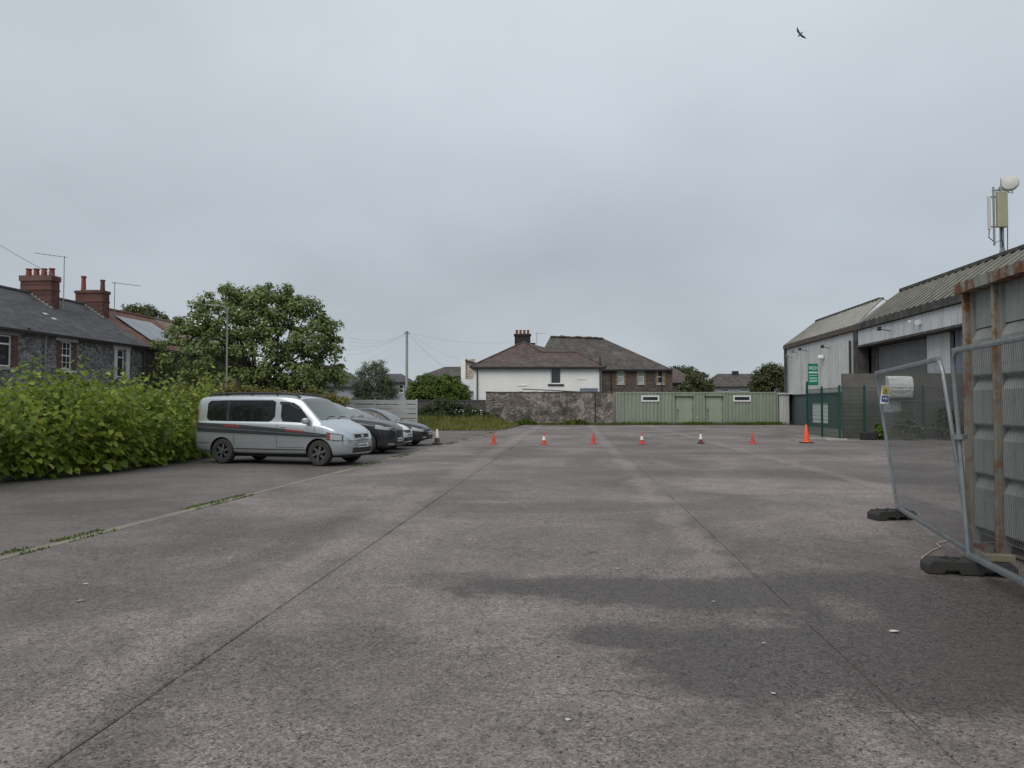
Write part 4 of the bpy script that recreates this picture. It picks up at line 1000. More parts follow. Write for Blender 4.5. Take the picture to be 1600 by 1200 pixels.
for (px, py, Y, w, lab, sd_) in ((205, 487, 66, 1.6, 'small far tree crown peeping over the red tiled roof', 31), (226, 488, 70, 1.8, 'far tree crown beside the big tree over the roofs', 32),
                               (1068, 578, 95, 2.4, 'far tree behind the brown roofed house', 33), (1040, 580, 100, 2.0, 'distant tree top right of the brown house ridge', 34)):
    q = at(px, py, Y); z = q.z
    tree('far_tree', lab, 'tree', (q.x, Y, 0), z * .7, .2, [(0, 0, z - .9, w, w * .8, 1.3), (w * .5, 0, z - 1.7, w, w * .8, 1.4), (-w * .6, 0, z - 1.8, w, w * .8, 1.4)], 110, 44, .5, .3, sd_, 'leaf_olive' if sd_ != 33 else 'leaf_dark', 'trees far behind the roofs', 6)
dp = at(716, 640, 57.5)
tree('bramble_bush', 'dark bramble bush at the foot of the low wall', 'bush', (dp.x, 57.6, 0), .6, .05, [(-.7, 0, 1.0, 1.0, .8, .9), (.6, 0, .8, 1.0, .7, .75), (1.6, -.1, .55, .9, .6, .5), (-1.3, 0, 1.5, .5, .5, .6)], 240, 46, .28, .15, 26, 'leaf_dark', n_limb=6)
q = at(690, 640, 57); tree('ivy_bush', 'dark leafy bush left of the bramble before the low wall', 'bush', (q.x, 58.0, 0), .5, .05, [(-.8, 0, .8, .9, .7, .8), (.5, 0, .95, .8, .7, .9), (-1.9, 0, .6, .8, .6, .6)], 200, 44, .26, .15, 27, 'leaf_dark', n_limb=5)
q = at(752, 645, 58); tree('nettle_bush', 'low green nettle clump at the corner of the stone wall', 'bush', (q.x, 58.9, 0), .4, .04, [(-.5, 0, .5, .8, .5, .55), (.8, 0, .4, .8, .4, .45)], 130, 40, .22, .13, 28, 'leaf_olive', n_limb=4)
mb = MB()
g = random.Random(5)
for k in range(26):
    x, z = g.uniform(-.2, 1.9), g.uniform(.35, 1.25); mb.lathe([(.02, 0), (.06, .02), (.03, .05)], 6, (x, -.75 + g.uniform(-.1, .25), z))
mb.build('blossom', 'cone_white', bpy.data.objects['bramble_bush'])

def blades(name, label, cat, n, fx, fy, fh, seed, mat, w=.022, parent=None, lean=.35):
    g = np.random.default_rng(seed); P = np.array([(fx(g), fy(g), 0) for _ in range(n)])
    H = np.array([fh(p[0], p[1], g) for p in P]); keep = H > .02; P, H = P[keep], H[keep]; m = len(P)
    a = g.uniform(0, 6.28, m); d = np.stack([np.cos(a), np.sin(a), np.zeros(m)], 1); s = np.stack([-np.sin(a), np.cos(a), np.zeros(m)], 1)
    W = (w * (.6 + .8 * g.random(m)))[:, None]; l = (lean * g.random(m) * H)[:, None]; Hh = H[:, None]; up = np.array([0, 0, 1.0])
    V = np.stack([P - s * W, P + s * W, P + d * l * .35 + up * Hh * .55 + s * W * .7, P + d * l * .35 + up * Hh * .55 - s * W * .7, P + d * l + up * Hh * (1 - .2 * g.random((m, 1)))], 1)
    o = np_mesh(name, V, [(0, 1, 2, 3), (3, 2, 4)], mat, parent); 
    return tag(o, label, cat, None, 'stuff')
def verge_h(x, y, g):
    right = edge_x(y) - .25 - x
    if right < 0: return 0
    return min(1, .2 + right * .35) * (.22 + .55 * np.clip((y - 47) / 7, 0, 1)) * (.6 + .7 * g.random()) * (1 + .3 * math.sin(x * 2.1) * math.sin(y * 1.3))
blades('verge_grass', 'tall yellow-green grass on the verge before the walls', 'grass', 15000, lambda g: g.uniform(-12, 1), lambda g: g.uniform(46.2, 59.6), verge_h, 41, 'grass', .03)
blades('wall_weeds', 'low weeds along the foot of the stone wall', 'weeds', 3800, lambda g: g.uniform(-1.5, 8.3) if g.random() < .75 else g.choice([1.2, 2.6, 4.4, 5.2]) + g.normal() * .5, lambda g: g.uniform(59.45, 60.3), lambda x, y, g: (.12 + .40 * g.random()) * (.45 + .8 * max(0, math.sin(x * 1.5))), 42, 'moss', .035)
blades('hut_weeds', 'weeds along the bottom of the green hut', 'weeds', 2000, lambda g: float(g.choice([9.3, 11.5, 14.4, 15.5, 18.3, 20.2, 21.2])) + g.normal() * .55, lambda g: g.uniform(59.4, 59.85), lambda x, y, g: (.08 + .30 * g.random()), 43, 'moss', .03)
def strip_h(x, y, g): return (.008 + .03 * g.random()) * (1 if math.sin(y * 1.7) + math.sin(y * .63 + 1) + .5 * math.sin(y * 5.1) > .55 else .0)
def strip_blades():
    g0 = np.random.default_rng(44)
    o = blades('edging_moss', 'grass and moss tufts in the edging strip joint', 'moss', 15000, lambda g: 0, lambda g: g.uniform(3, 46), strip_h, 44, 'moss', .009, lean=.8)
    n = len(o.data.vertices) // 5; co = np.zeros(n * 15); o.data.vertices.foreach_get('co', co); co = co.reshape(n, 5, 3)
    off = np.where(g0.random(n) < .72, g0.normal(size=n) * .035 - .005, .17 + g0.normal(size=n) * .02); co[:, :, 0] += (edge_x(co[:, 0, 1]) + off)[:, None]
    o.data.vertices.foreach_set('co', co.ravel()); o.data.update()
strip_blades()

# ================================================================== panel fence, low wall, stone wall
pf = thing('panel_fence', 'weathered pale grey horizontal board fence behind the parked cars', 'fence', (-14.6, 49.0, 0))
for k in range(4):
    MB().box(k * 2.75 - .06, k * 2.75 + .06, -.06, .06, 0, 2.0).build('post', 'fence_board', pf)
g = random.Random(3)
for k in range(3):
    for j in range(6):
        z0 = .10 + j * .315; dx = g.uniform(-.015, .015)
        MB().box(k * 2.75 + .065, k * 2.75 + 2.685, -.035 + g.uniform(-.006, .006), .0, z0 + dx, z0 + .262 + dx).build('board', 'fence_board', pf)
lw = MB(); lw.holed(-8.2, -2.15, -.1, 1.95, 60.3, 60.62, []); lw.box(-8.25, -2.15, 60.26, 60.66, 1.953, 2.03)
tag(lw.build('low_wall', 'low_wall'), 'low dark stone boundary wall behind the dark bramble', 'wall')
sw = thing('stone_wall', 'tall old stone wall with flaking render before the white house', 'wall', (-2.13, 60.2, 0))
MB().holed(0, 10.4, -.1, 2.62, 0, .45, []).build('wall_body', 'garden_wall', sw)
g = random.Random(8); x = -.03
while x < 10.4:
    w = g.uniform(.35, .6); w = min(w, 10.43 - x); MB().box(x, x + w - .012, -.05, .5, 2.623, 2.70 + g.uniform(-.015, .02)).build('coping_stone', 'low_wall', sw); x += w
MB().box(8.9, 8.97, -.05, -.002, .1, 2.6).build('cable_conduit', 'black_metal', sw)
roofing = MB(); roofing.bar((3.0, 1.2, 2.95), (5.2, 1.2, 2.86), .9, .06); roofing.bar((5.2, 1.2, 2.86), (8.2, 1.2, 2.70), .9, .06)
tag(roofing.build('lean_to_roof', 'black_plastic'), 'dark sagging lean-to roof edge peeping over the stone wall', 'roof').location = (-2.13, 60.9, 0)
bx = MB().box(0, 1.45, 0, .8, 2.2, 3.02); tag(bx.build('blue_tank', 'clad_blue'), 'small blue-grey tank top above the right end of the stone wall', 'tank').location = (5.75, 61.6, 0)

# ================================================================== white house
wh = thing('white_house', 'white rendered house with brown hipped tile roof and single window', 'house', (-3.44, 66, 0))
WW = 11.45; EV = 5.05
hx0 = at(859, 0, 66).x + 3.44; hx1 = at(876, 0, 66).x + 3.44; hz0, hz1 = at(0, 600, 66).z, at(0, 573.5, 66).z
MB().holed(0, WW, -.1, EV - .05, 0, .3, [(hx0, hx1, hz0, hz1)]).build('wall', 'render_white', wh)
m = MB(); m.box(.002, .3, .302, 9, -.1, EV - .06); m.box(WW - .3, WW - .002, .302, 9, -.1, EV - .06); m.box(.302, WW - .302, 8.7, 9, -.1, EV - .06); m.build('side_wall', 'render_white', wh)
window(wh, hx0, hz0, hx1 - hx0, hz1 - hz0, .08, 'plain', fw=.10)
MB().box(hx0 - .22, hx1 + .22, -.09, .05, hz0 - .16, hz0 - .005).build('sill', 'black_plastic', wh)
for a, b, c in ((455 / 1600 * 380 + 700, 520 / 1600 * 380 + 700, 602), (848 / 1600 * 380 + 700, 908 / 1600 * 380 + 700, 592)):
    xa, xb = at(a, c, 66).x + 3.44, at(b, c, 66).x + 3.44; z = at(0, c, 66).z; MB().box(xa, xb, -.05, -.002, z - .05, z + .05).build('render_ledge', 'render_white', wh)
e0, e1 = -.35, WW + .4; pk = (4.6, 3.9, 7.62); rb0 = (6.25, 2.35, 6.52); rb1 = (9.4, 2.35, 6.52); ze = EV - .02
r = MB()
r.slab([(e0, -.35, ze), (e1, -.35, ze), rb1, rb0, pk], .10)                                 # front slope
r.slab([(e0, 9.3, ze), (e0, -.35, ze), pk, (4.6, 6.5, 7.62)], .10)                             # left slope
r.slab([pk, rb0, (9.4, 5.0, 6.45), (4.6, 6.5, 7.62)], .10)                                     # behind the lower ridge
r.slab([rb0, rb1, (9.4, 5.0, 6.45)], .10)
r.slab([(e1, -.35, ze), (e1, 9.3, ze), (9.4, 5.0, 6.45), rb1], .10)
r.slab([(e1, 9.3, ze), (e0, 9.3, ze), (4.6, 6.5, 7.62), (9.4, 5.0, 6.45)], .10)
rf = r.build('roof', 'tile_brown', wh)
m = MB()
for a, b in (((e0, -.35, ze), pk), (pk, rb0), (rb0, rb1), (rb1, (e1, -.35, ze))): m.tube([Vector(a) + Vector((0, 0, .03)), Vector(b) + Vector((0, 0, .03))], .075, 6)
m.build('hip_tiles', 'tile_brown', rf)
MB().box(e0 + .02, e1 - .02, -.46, -.36, ze - .16, ze - .04).build('gutter', 'black_metal', wh)
MB().box(e0 + .04, e1 - .04, -.352, -.05, ze - .17, ze - .105).build('soffit', 'black_plastic', wh)
MB().tube([(.32, -.12, 0), (.32, -.12, 4.7), (.32, -.35, 4.92)], .055, 8).build('downpipe', 'black_metal', wh)
MB().tube([(WW - .12, -.12, 1.5), (WW - .12, -.12, 4.7), (WW - .12, -.12, 5.9)], .06, 8).build('downpipe', 'black_metal', wh)
c = MB().box(3.7, 5.25, 6.2, 7.2, 6.4, 8.45).build('chimney', 'brick_black', wh); MB().box(3.62, 5.33, 6.12, 7.28, 8.453, 8.62).build('chimney_cap', 'brick_black', c)
pots(c, [(3.92 + .37 * k, 6.7) for k in range(4)], 8.623, .42, .13)
MB().box(5.27, 5.75, 6.4, 7.0, 6.2, 7.75).build('flue_stack', 'brick_black', wh)
aerial(wh, (5.9, 6.9, 6.2), 2.6, .9, (1, .1, -.02))

# dark stone house with big roof behind
bh = thing('brown_stone_house', 'brown stone house with three yellow-brick framed windows and broad slate roof', 'house', (at(938, 0, 75).x, 75, 0))
BW = at(1047, 0, 75).x - at(938, 0, 75).x; BE = at(0, 575, 75).z
wins = []
for c0, gl in ((967.5, 'glass_curtain'), (998.5, 'glass_curtain'), (1028.5, 'glass')):
    xa = at(c0 - 4.6, 0, 75).x - at(938, 0, 75).x; wins.append((xa, xa + .6, at(0, 599, 75).z, at(0, 578.5, 75).z, gl))
MB().holed(0, BW, -.1, BE - .05, 0, .35, [w[:4] for w in wins]).build('wall', 'stone_brown', bh)
MB().box(.3, BW - .002, .352, 9.5, -.1, BE - .06).build('house_core', 'stone_brown', bh)
for (xa, xb, za, zb, gl) in wins:
    window(bh, xa, za, xb - xa, zb - za, .10, 'sash', gl, fw=.07)
    for x0 in (xa - .22, xb + .003):
        for j in range(5):
            ww = .22 if j % 2 else .15; zz = za - .05 + j * (zb - za + .1) / 5; MB().box(x0 + (.22 - ww if x0 < xa else 0), x0 + (.217 if x0 < xa else ww), -.03, .09, zz, zz + (zb - za + .1) / 5 - .01).build('brick_quoin', 'brick_yellow', bh)
    MB().box(xa - .2, xb + .2, -.035, .09, zb + .055, zb + .30).build('brick_arch', 'brick_yellow', bh); MB().box(xa - .12, xb + .12, -.08, .09, za - .13, za - .055).build('sill', 'white_stone', bh)
for xx in (.95, 6.0 * BW / 7.1): MB().tube([(xx, -.08, 0), (xx, -.08, BE - .2)], .05, 6).build('downpipe', 'black_metal', bh)
X0 = at(938, 0, 75).x; rz = at(0, 526, 77).z
def lp(px, py, Y): q = at(px, py, Y); return (q.x - X0, Y - 75, q.z)
r = MB(); a0, a1 = lp(860, 526, 79.5), lp(943, 529, 79.5); be = lp(1051, 577, 74.6); be0 = (lp(838, 577, 74.6)[0], -.4, be[2]); bk1 = (be[0], 10, be[2]); bk0 = (be0[0] - .4, 10, be[2])
r.slab([be0, (be[0], -.4, be[2]), a1, a0], .12); r.slab([(be[0], -.4, be[2]), bk1, a1], .12); r.slab([bk0, be0, a0], .12); r.slab([bk1, bk0, a0, a1], .12)
rr = r.build('roof', 'slate_old', bh)
MB().box(be0[0] + 4.0, be[0] - .05, -.50, -.41, be[2] - .16, be[2] - .02).build('gutter', 'black_metal', bh)
g = random.Random(4); m = MB()
n = 16
for k in range(n):                                          # broken, uneven ridge
    u0, u1 = k / n, (k + .94) / n; p, q = Vector(a0).lerp(Vector(a1), u0), Vector(a0).lerp(Vector(a1), u1); m.bar(p + Vector((0, 0, g.uniform(-.02, .10))), q + Vector((0, 0, g.uniform(-.02, .10))), .4, .16)
m.build('ridge_tiles', 'slate_old', rr)
MB().box(-6.2, .298, .36, 9.4, -.1, BE - .06).build('rear_wing_wall', 'stone_brown', bh)

# house left of the white one, with white rendered gable stub
gh = thing('gable_house', 'cream stone gable end with white chimney breast left of white house', 'house', (at(722, 0, 72).x, 72, 0))
MB().box(0, 1.35, 0, .4, -.1, at(0, 561, 72).z).build('gable_wall', 'render_cream', gh)
MB().box(-.02, .42, -.25, -.003, 2.3, at(0, 559, 72).z).build('chimney_breast', 'render_white', gh)
MB().slab([(.4, -.3, at(0, 562, 72).z), (1.5, -.3, at(0, 567, 72).z), (1.5, 5, at(0, 567, 72).z), (.4, 5, at(0, 562, 72).z)], .1).build('roof', 'slate', gh)
lr = thing('lean_to_shed', 'pale grey sheet roofed lean-to beside the white house corner', 'shed', (at(722, 0, 70).x, 70, 0))
MB().slab([(-.6, -1.2, at(0, 611, 70).z), (1.25, -1.2, at(0, 611, 70).z), (1.25, .8, at(0, 592, 70).z), (-.1, .8, at(0, 592, 70).z)], .06).build('roof', 'clad_light', lr)
MB().box(-.3, 1.2, -.9, .7, -.1, at(0, 613, 70).z).build('wall', 'render_grey', lr)
def far_house(label, px0, px1, Y, eave_py, ridge_py, ra, rb, wall, roof, wins=()):
    """plain hipped house; ra, rb ridge ends in pixels"""
    x0, x1 = at(px0, 0, Y).x, at(px1, 0, Y).x; ze, zr = at(0, eave_py, Y).z, at(0, ridge_py, Y + 3).z
    t = thing('far_house', label, 'house', (x0, Y, 0), 0, 'houses beyond the yard'); W = x1 - x0
    holes = [(at(a, 0, Y).x - x0, at(b, 0, Y).x - x0, at(0, d, Y).z, at(0, c, Y).z) for a, b, c, d in wins]
    MB().holed(0, W, -.1, ze, 0, .3, holes).build('wall', wall, t); MB().box(.002, W - .002, .302, 6, -.1, ze - .01).build('house_core', wall, t)
    for h in holes: window(t, h[0], h[2], h[1] - h[0], h[3] - h[2], .08, 'sash', fw=.07)
    A_, B_ = at(ra, 0, Y + 3).x - x0, at(rb, 0, Y + 3).x - x0; r = MB(); l, q = -.3, W + .3
    r.slab([(l, -.3, ze), (q, -.3, ze), (B_, 3, zr), (A_, 3, zr)], .1); r.slab([(q, 6.3, ze), (l, 6.3, ze), (A_, 3, zr), (B_, 3, zr)], .1)
    r.slab([(q, -.3, ze), (q, 6.3, ze), (B_, 3, zr)], .1); r.slab([(l, 6.3, ze), (l, -.3, ze), (A_, 3, zr)], .1)
    r.build('roof', roof, t); MB().box(l + .02, q - .02, -.42, -.31, ze - .1, ze).build('gutter', 'black_metal', t)
    return t
far_house('pale grey rendered house with small dark window behind the pole', 598, 640, 78, 597, 584, 602, 630, 'render_grey', 'slate', [(626, 633, 601, 614)])
far_house('brown roofed house between bush and white house', 660, 722, 86, 588, 573, 697, 730, 'render_cream', 'slate_old')
far_house('grey roofed house half hidden by the big tree edge', 500, 566, 70, 604, 571, 505, 530, 'render_grey', 'slate')
far_house('low brick house with brown hipped roof behind the hut', 1040, 1084, 84, 598, 576, 1040, 1052, 'stone_brown', 'tile_brown', [(1056, 1063, 601, 611)])
t = far_house('long dark roofed hall behind the green hut', 1112, 1196, 92, 604, 584, 1116, 1194, 'render_grey', 'slate_old', [(1122, 1134, 606.5, 612), (1150, 1162, 606.5, 612)])
m = MB().box(3.1, 3.8, 2.6, 3.3, 3.5, at(0, 580, 95).z).build('chimney', 'brick_black', t)

# ================================================================== poles and wires
tpole = thing('telegraph_pole', 'tall pale telegraph pole with fanned wires', 'pole', (at(638, 0, 70).x, 70, 0))
pz = at(0, 518, 70).z
MB().tube([(0, 0, -.1), (0, 0, pz)], [.15, .12], 10).build('shaft', 'pole_grey', tpole, smooth=True)
MB().lathe([(.125, pz - .12), (.14, pz - .1), (.14, pz), (.05, pz + .05)], 10).build('cap', 'lead', tpole, smooth=True)
MB().bar((-.3, 0, pz - .16), (.3, 0, pz - .16), .06, .06).build('wire_bracket', 'lead', tpole)
top = Vector((at(638, 0, 70).x, 70, pz - .12))
def wire(a, b, sag, label, r=.006):
    a, b = Vector(a), Vector(b); pts = [a.lerp(b, k / 12) - Vector((0, 0, sag * 4 * (k / 12) * (1 - k / 12))) for k in range(13)]
    tag(MB().tube(pts, r, 4).build('overhead_wire', 'pole_grey'), label, 'wire', 'overhead wires fanning from the pole')
ends = [(at(545, 527, 62), .5), (at(545, 533, 60), .5), (at(545, 540, 58), .5), (at(543, 547, 56), .4), (at(541, 555, 55), .4), (at(575, 562, 64), .3)]
for k, (p, s) in enumerate(ends): wire(top, p, s, ('highest wire left of the pole running to the big tree', 'second highest wire left of the pole', 'third highest wire left of the pole', 'fourth wire down on the left of the pole', 'fifth wire down on the left of the pole', 'lowest steepest wire left of the pole above the willow bush')[k])
for p, s, l in ((at(696, 575, 80), .2, 'steep wire from the pole to the brown roof'), (at(702, 578, 80), .25, 'second steep wire from the pole down to the brown roof'), (at(722, 562, 72), .3, 'wire from the pole to the white chimney breast'), (at(840, 530, 84), .7, 'long slack wire from the pole towards the house chimney')):
    wire(top, p, s, l)
wire(at(-60, 345, 34), Vector((row_x(38.1) - 2.0, 38.0, 8.1)), .1, 'wire running up left from the terrace chimney', .012)
q1 = at(1600, 586, 90)
lamp = thing('street_lamp', 'slim grey street lamp with bent arm in front of the tree', 'street lamp', (at(361, 0, 38).x, 38, 0)); lz = at(0, 479, 38).z
MB().tube([(0, 0, -.05), (0, 0, 1.2), (0, 0, 1.25), (0, 0, lz - .25), (-.05, 0, lz - .08), (-.2, 0, lz), (-.45, 0, lz + .04)], [.075, .075, .05, .045, .042, .04, .035], 10).build('post', 'pole_lamp', lamp, smooth=True)
m = MB(); m.add([(-.40, -.09, lz + .02), (-1.02, -.05, lz + .06), (-1.02, .05, lz + .06), (-.40, .09, lz + .02), (-.40, -.07, lz + .11), (-1.0, -.03, lz + .11), (-1.0, .03, lz + .11), (-.40, .07, lz + .11)], [(0, 1, 2, 3)[::-1], (4, 5, 6, 7), (0, 1, 5, 4), (1, 2, 6, 5), (2, 3, 7, 6), (3, 0, 4, 7)]); m.build('lamp_head', 'pole_lamp', lamp)

# ================================================================== green hut (converted container)
hut = thing('container_hut', 'pale green container hut with two doors and two slit windows', 'hut', (8.5, 60, .06)); HW, HH = 13.2, 2.58
def hpx(p): return at(p, 0, 60).x - 8.5
m = MB()
dz0, dz1 = .14, 2.22; doors = [(hpx(1053), hpx(1077)), (hpx(1099), hpx(1122.5))]
wz0, wz1 = at(0, 627.5, 60).z - .06, at(0, 618, 60).z - .06; wx = [(hpx(999), hpx(1026)), (hpx(1140), hpx(1167))]
segs = [(.12, doors[0][0] - .04), (doors[0][1] + .04, doors[1][0] - .04), (doors[1][1] + .04, HW - .12)]
for a, b in segs:
    # sheets about a metre wide, each its own part
    n = max(1, round((b - a) / 1.22))
    for k in range(n):
        x0, x1 = a + (b - a) * k / n, a + (b - a) * (k + 1) / n
        MB().corrugated(x0, x1 - .003, .13, HH - .1, .01, .29, .06, .5, .02).build('wall_sheet', 'hut_green', hut)
for (a, b) in doors:
    MB().box(a - .035, b + .035, .012, .06, dz1 + .003, HH - .1).build('door_header', 'hut_green', hut)
    d = MB().box(a, b, .0, .05, dz0, dz1).build('door', 'hut_door', hut); MB().box(a - .2, b + .12, -.16, .01, dz1 + .03, dz1 + .08).build('rain_hood', 'hut_dark', d)
    MB().box(a + .06, a + .14, -.05, -.002, 1.02, 1.24).build('lock_box', 'hut_dark', d); MB().bar((a + .10, -.03, .3), (a + .10, -.03, 1.0), .03).build('lock_bar', 'hut_dark', d)
    for zz in (.25, 1.1, 1.95): MB().box(b - .03, b + .03, -.03, -.001, zz, zz + .12).build('hinge', 'hut_dark', d)
    for xx in (a - .035, b + .003): MB().box(xx, xx + .032, -.01, .05, dz0, dz1).build('door_jamb', 'hut_green', hut)
for (a, b) in wx:
    w = MB(); fw = .11; w.box(a, b, -.05, .008, wz0, wz0 + fw); w.box(a, b, -.05, .008, wz1 - fw, wz1); w.box(a, a + fw, -.048, .006, wz0 + fw, wz1 - fw); w.box(b - fw, b, -.048, .006, wz0 + fw, wz1 - fw)
    w = w.build('window', 'white_pvc', hut); MB().box(a + fw * .6, b - fw * .6, -.02, .007, wz0 + fw * .6, wz1 - fw * .6).build('pane', 'glass', w)
for xx in (0, HW - .117): MB().box(xx, xx + .117, -.02, .14, 0, HH).build('corner_post', 'hut_green', hut)
MB().box(.12, HW - .12, -.015, .08, HH - .095, HH).build('top_rail', 'hut_green', hut); MB().box(.12, HW - .12, -.005, .10, .0, .125).build('bottom_rail', 'hut_dark', hut)
m = MB(); m.box(.01, .10, .142, 2.4, 0, HH - .01); m.box(HW - .10, HW - .01, .142, 2.4, 0, HH - .01); m.box(.1, HW - .1, 2.3, 2.4, 0, HH - .01); m.build('end_wall', 'hut_green', hut)
MB().box(.01, HW - .01, .0, 2.4, HH + .002, HH + .03).build('roof_panel', 'hut_green', hut)
for k in range(24): MB().box(.3 + k * .54, .34 + k * .54, -.03, 0, HH + .004, HH + .04).build('roof_clip', 'white_stone', hut)
MB().lathe([(.05, 0), (.05, .06), (.02, .07)], 8, (hpx(1084.5), -.06, .5)).build('meter_box', 'white_pvc', hut)
# grey tin shed beside it
shed = thing('tin_shed', 'small grey sheet shed with dark open doorway beside the green hut', 'shed', (21.82, 60.1, 0)); sh = 2.62
sw_ = at(1252, 0, 60).x - 21.82; da, db = at(1227, 0, 60).x - 21.82, at(1241, 0, 60).x - 21.82
MB().corrugated(0, da, 0, sh - .12, 0, .2, .02).build('wall_sheet', 'clad_grey', shed); MB().corrugated(db, sw_, 0, sh - .12, 0, .2, .02).build('wall_sheet', 'clad_grey', shed)
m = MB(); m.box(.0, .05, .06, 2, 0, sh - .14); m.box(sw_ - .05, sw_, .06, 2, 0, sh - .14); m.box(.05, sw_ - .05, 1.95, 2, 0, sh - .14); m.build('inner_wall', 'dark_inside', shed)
MB().slab([(-.1, -.15, sh - .08), (sw_ + .1, -.15, sh - .08), (sw_ + .1, 2.1, sh + .02), (-.1, 2.1, sh + .02)], .05).build('roof_sheet', 'clad_light', shed)

# ================================================================== warehouse
WD = math.atan2(1, .084)
def wall_x(Y): return 17.9 + .084 * Y
wr_ = thing('warehouse', 'long grey clad warehouse with corrugated hipped roof edges', 'warehouse', (wall_x(61.8), 61.8, 0), WD - math.pi)   # local +x comes towards the camera, local -y faces the yard? (flipped below)
# local frame: x from the far end towards the camera, y away from the yard
wr_.rotation_euler = (0, 0, math.atan2(-1, -.084)); SX = lambda Y: (61.8 - Y) / math.sin(WD)
# with this rotation local +y points to +X (away from the yard)
W1, W2, EVE, RZ = SX(46.75), SX(14.0), 6.62, 8.62
for k in range(5):
    a, b = W1 * k / 5, W1 * (k + 1) / 5; MB().corrugated(a, b - .004, 2.45, EVE - .32, 0, .30, .03, .62).build('cladding_sheet', 'clad_grey', wr_)
MB().holed(0, W1, -.1, 2.44, .05, .30, [(6.2, 9.8, .3, 1.75)]).build('plinth_wall', 'clad_green_dark', wr_)
MB().corrugated(6.2, 9.8, .3, 1.75, .10, .3, .02).build('white_panel', 'sign_white', wr_)
MB().box(-.02, W1, -.06, .06, 2.38, 2.46).build('drip_rail', 'moss_dark', wr_)
MB().box(-.25, .0, -.15, .5, 0, EVE - .1).build('end_pier', 'moss_dark', wr_)
MB().box(-.3, W1 + .25, -.20, .25, EVE - .30, EVE + .02).build('eave_gutter', 'moss_rust', wr_)
MB().box(W1 + .003, W1 + .62, -.12, .6, 0, EVE - .303).build('dividing_pier', 'moss_dark', wr_)
MB().tube([(W1 - .55, -.12, 2.5), (W1 - .55, -.12, 5.75)], .07, 8).build('downpipe', 'black_metal', wr_); MB().tube([(.55, -.1, .3), (.55, -.1, 5.7)], .05, 8).build('downpipe', 'shutter', wr_)
MB().box(-.2, W1 + .6, .9, 14, -.1, EVE - .4).build('hall_core', 'dark_inside', wr_)
# second bay: upper cladding band, recess below with shutter and sheets
B0 = W1 + .63
n = 9
for k in range(n):
    a, b = B0 + (W2 - B0) * k / n, B0 + (W2 - B0) * (k + 1) / n; MB().corrugated(a, b - .004, 5.33, EVE - .36, -.06, .30, .03, .62).build('cladding_sheet', 'clad_light', wr_)
MB().box(B0, W2, -.10, .9, 5.20, 5.325).build('canopy_beam', 'moss_dark', wr_); MB().box(B0, W2, -.24, .2, EVE - .33, EVE + .05).build('eave_gutter', 'moss_dark', wr_)
MB().box(B0, W2, 1.2, 14, -.1, EVE - .4).build('hall_core', 'dark_inside', wr_)
SXa, SXb, SXc, SXd = B0 + 1.0, SX(38.6), SX(36.2), SX(30)
m = MB()
for j in range(44): m.box(SXa, SXb, .80 - (.012 if j % 2 else 0), .85, .1 + j * .115, .1 + j * .115 + .108)
m.build('roller_shutter', 'shutter', wr_)
MB().box(B0, SXa - .003, .75, 1.19, -.1, 5.19).build('shutter_jamb', 'moss_dark', wr_)
MB().corrugated(SXb + .01, SXc, .1, 5.19, .60, .26, .03, .5).build('cladding_sheet', 'clad_light', wr_)
MB().box(SXc + .004, SXc + .35, .62, 1.19, -.1, 5.19).build('door_post', 'black_metal', wr_)
for k in range(4):
    a = SXc + .36 + (SXd - SXc - .36) * k / 4; b = SXc + .36 + (SXd - SXc - .36) * (k + 1) / 4 - .02; MB().corrugated(a, b, .1, 5.19, .62, .42, .08, .4).build('sliding_door', 'clad_blue', wr_)
MB().corrugated(SXd, W2, .1, 5.19, .6, .3, .03).build('cladding_sheet', 'clad_grey', wr_)
# roofs: ribbed asbestos sheets sloping back to the ridge
def ribbed_slope(a0, a1, r0, r1, y0, z0, y1, z1, mat, parent, pitch=.72):
    """quad slope from eave (a0..a1) to ridge (r0..r1) with standing ribs"""
    MB().slab([(a0, y0, z0), (a1, y0, z0), (r1, y1, z1), (r0, y1, z1)], .05).build('roof_slope', mat, parent)
    n = max(2, int(abs(a1 - a0) / pitch)); rb = []
    for k in range(n + 1):
        u = k / n; p, q = Vector((a0 + (a1 - a0) * u, y0 - .05, z0)), Vector((r0 + (r1 - r0) * u, y1, z1)); off = Vector((0, -.015, .02))
        MB().bar(p + off, q + off, .20, .06).build('roof_rib', 'asbestos_rib', parent)
RY = 2.5; r1a, r1b = .0, SX(48.9)
ribbed_slope(-.2, W1 + .2, r1a, r1b, -.05, EVE + .03, RY, RZ, 'asbestos', wr_)
MB().slab([(W1 + .25, -.05, EVE + .03), (W1 + .25, 6.5, EVE + .03), (r1b, RY, RZ)], .05).build('hip_slope', 'clad_light', wr_)
MB().slab([(r1a, RY, RZ + .0), (r1b, RY, RZ), (W1 + .2, 9, EVE + .5), (r1a, 9, EVE + .5)], .05).build('roof_slope', 'asbestos', wr_)
MB().box(r1a, r1b, RY - .14, RY + .2, RZ - .03, RZ + .12).build('ridge_cap', 'moss_dark', wr_)
MB().add([(-.02, 0, EVE), (-.02, RY, RZ - .06), (-.02, 9, EVE + .44), (.1, 0, EVE), (.1, RY, RZ - .06), (.1, 9, EVE + .44)], [(2, 1, 0), (3, 4, 5), (0, 1, 4, 3), (1, 2, 5, 4), (2, 0, 3, 5)]).build('gable_end', 'moss_dark', wr_)
ribbed_slope(B0 - .1, W2, B0 + .35, W2, -.05, EVE + .06, RY, RZ + .06, 'asbestos', wr_)
MB().slab([(B0 + .35, RY, RZ + .06), (W2, RY, RZ + .06), (W2, 9, EVE + .5), (B0 + .35, 9, EVE + .5)], .05).build('roof_slope', 'asbestos', wr_)
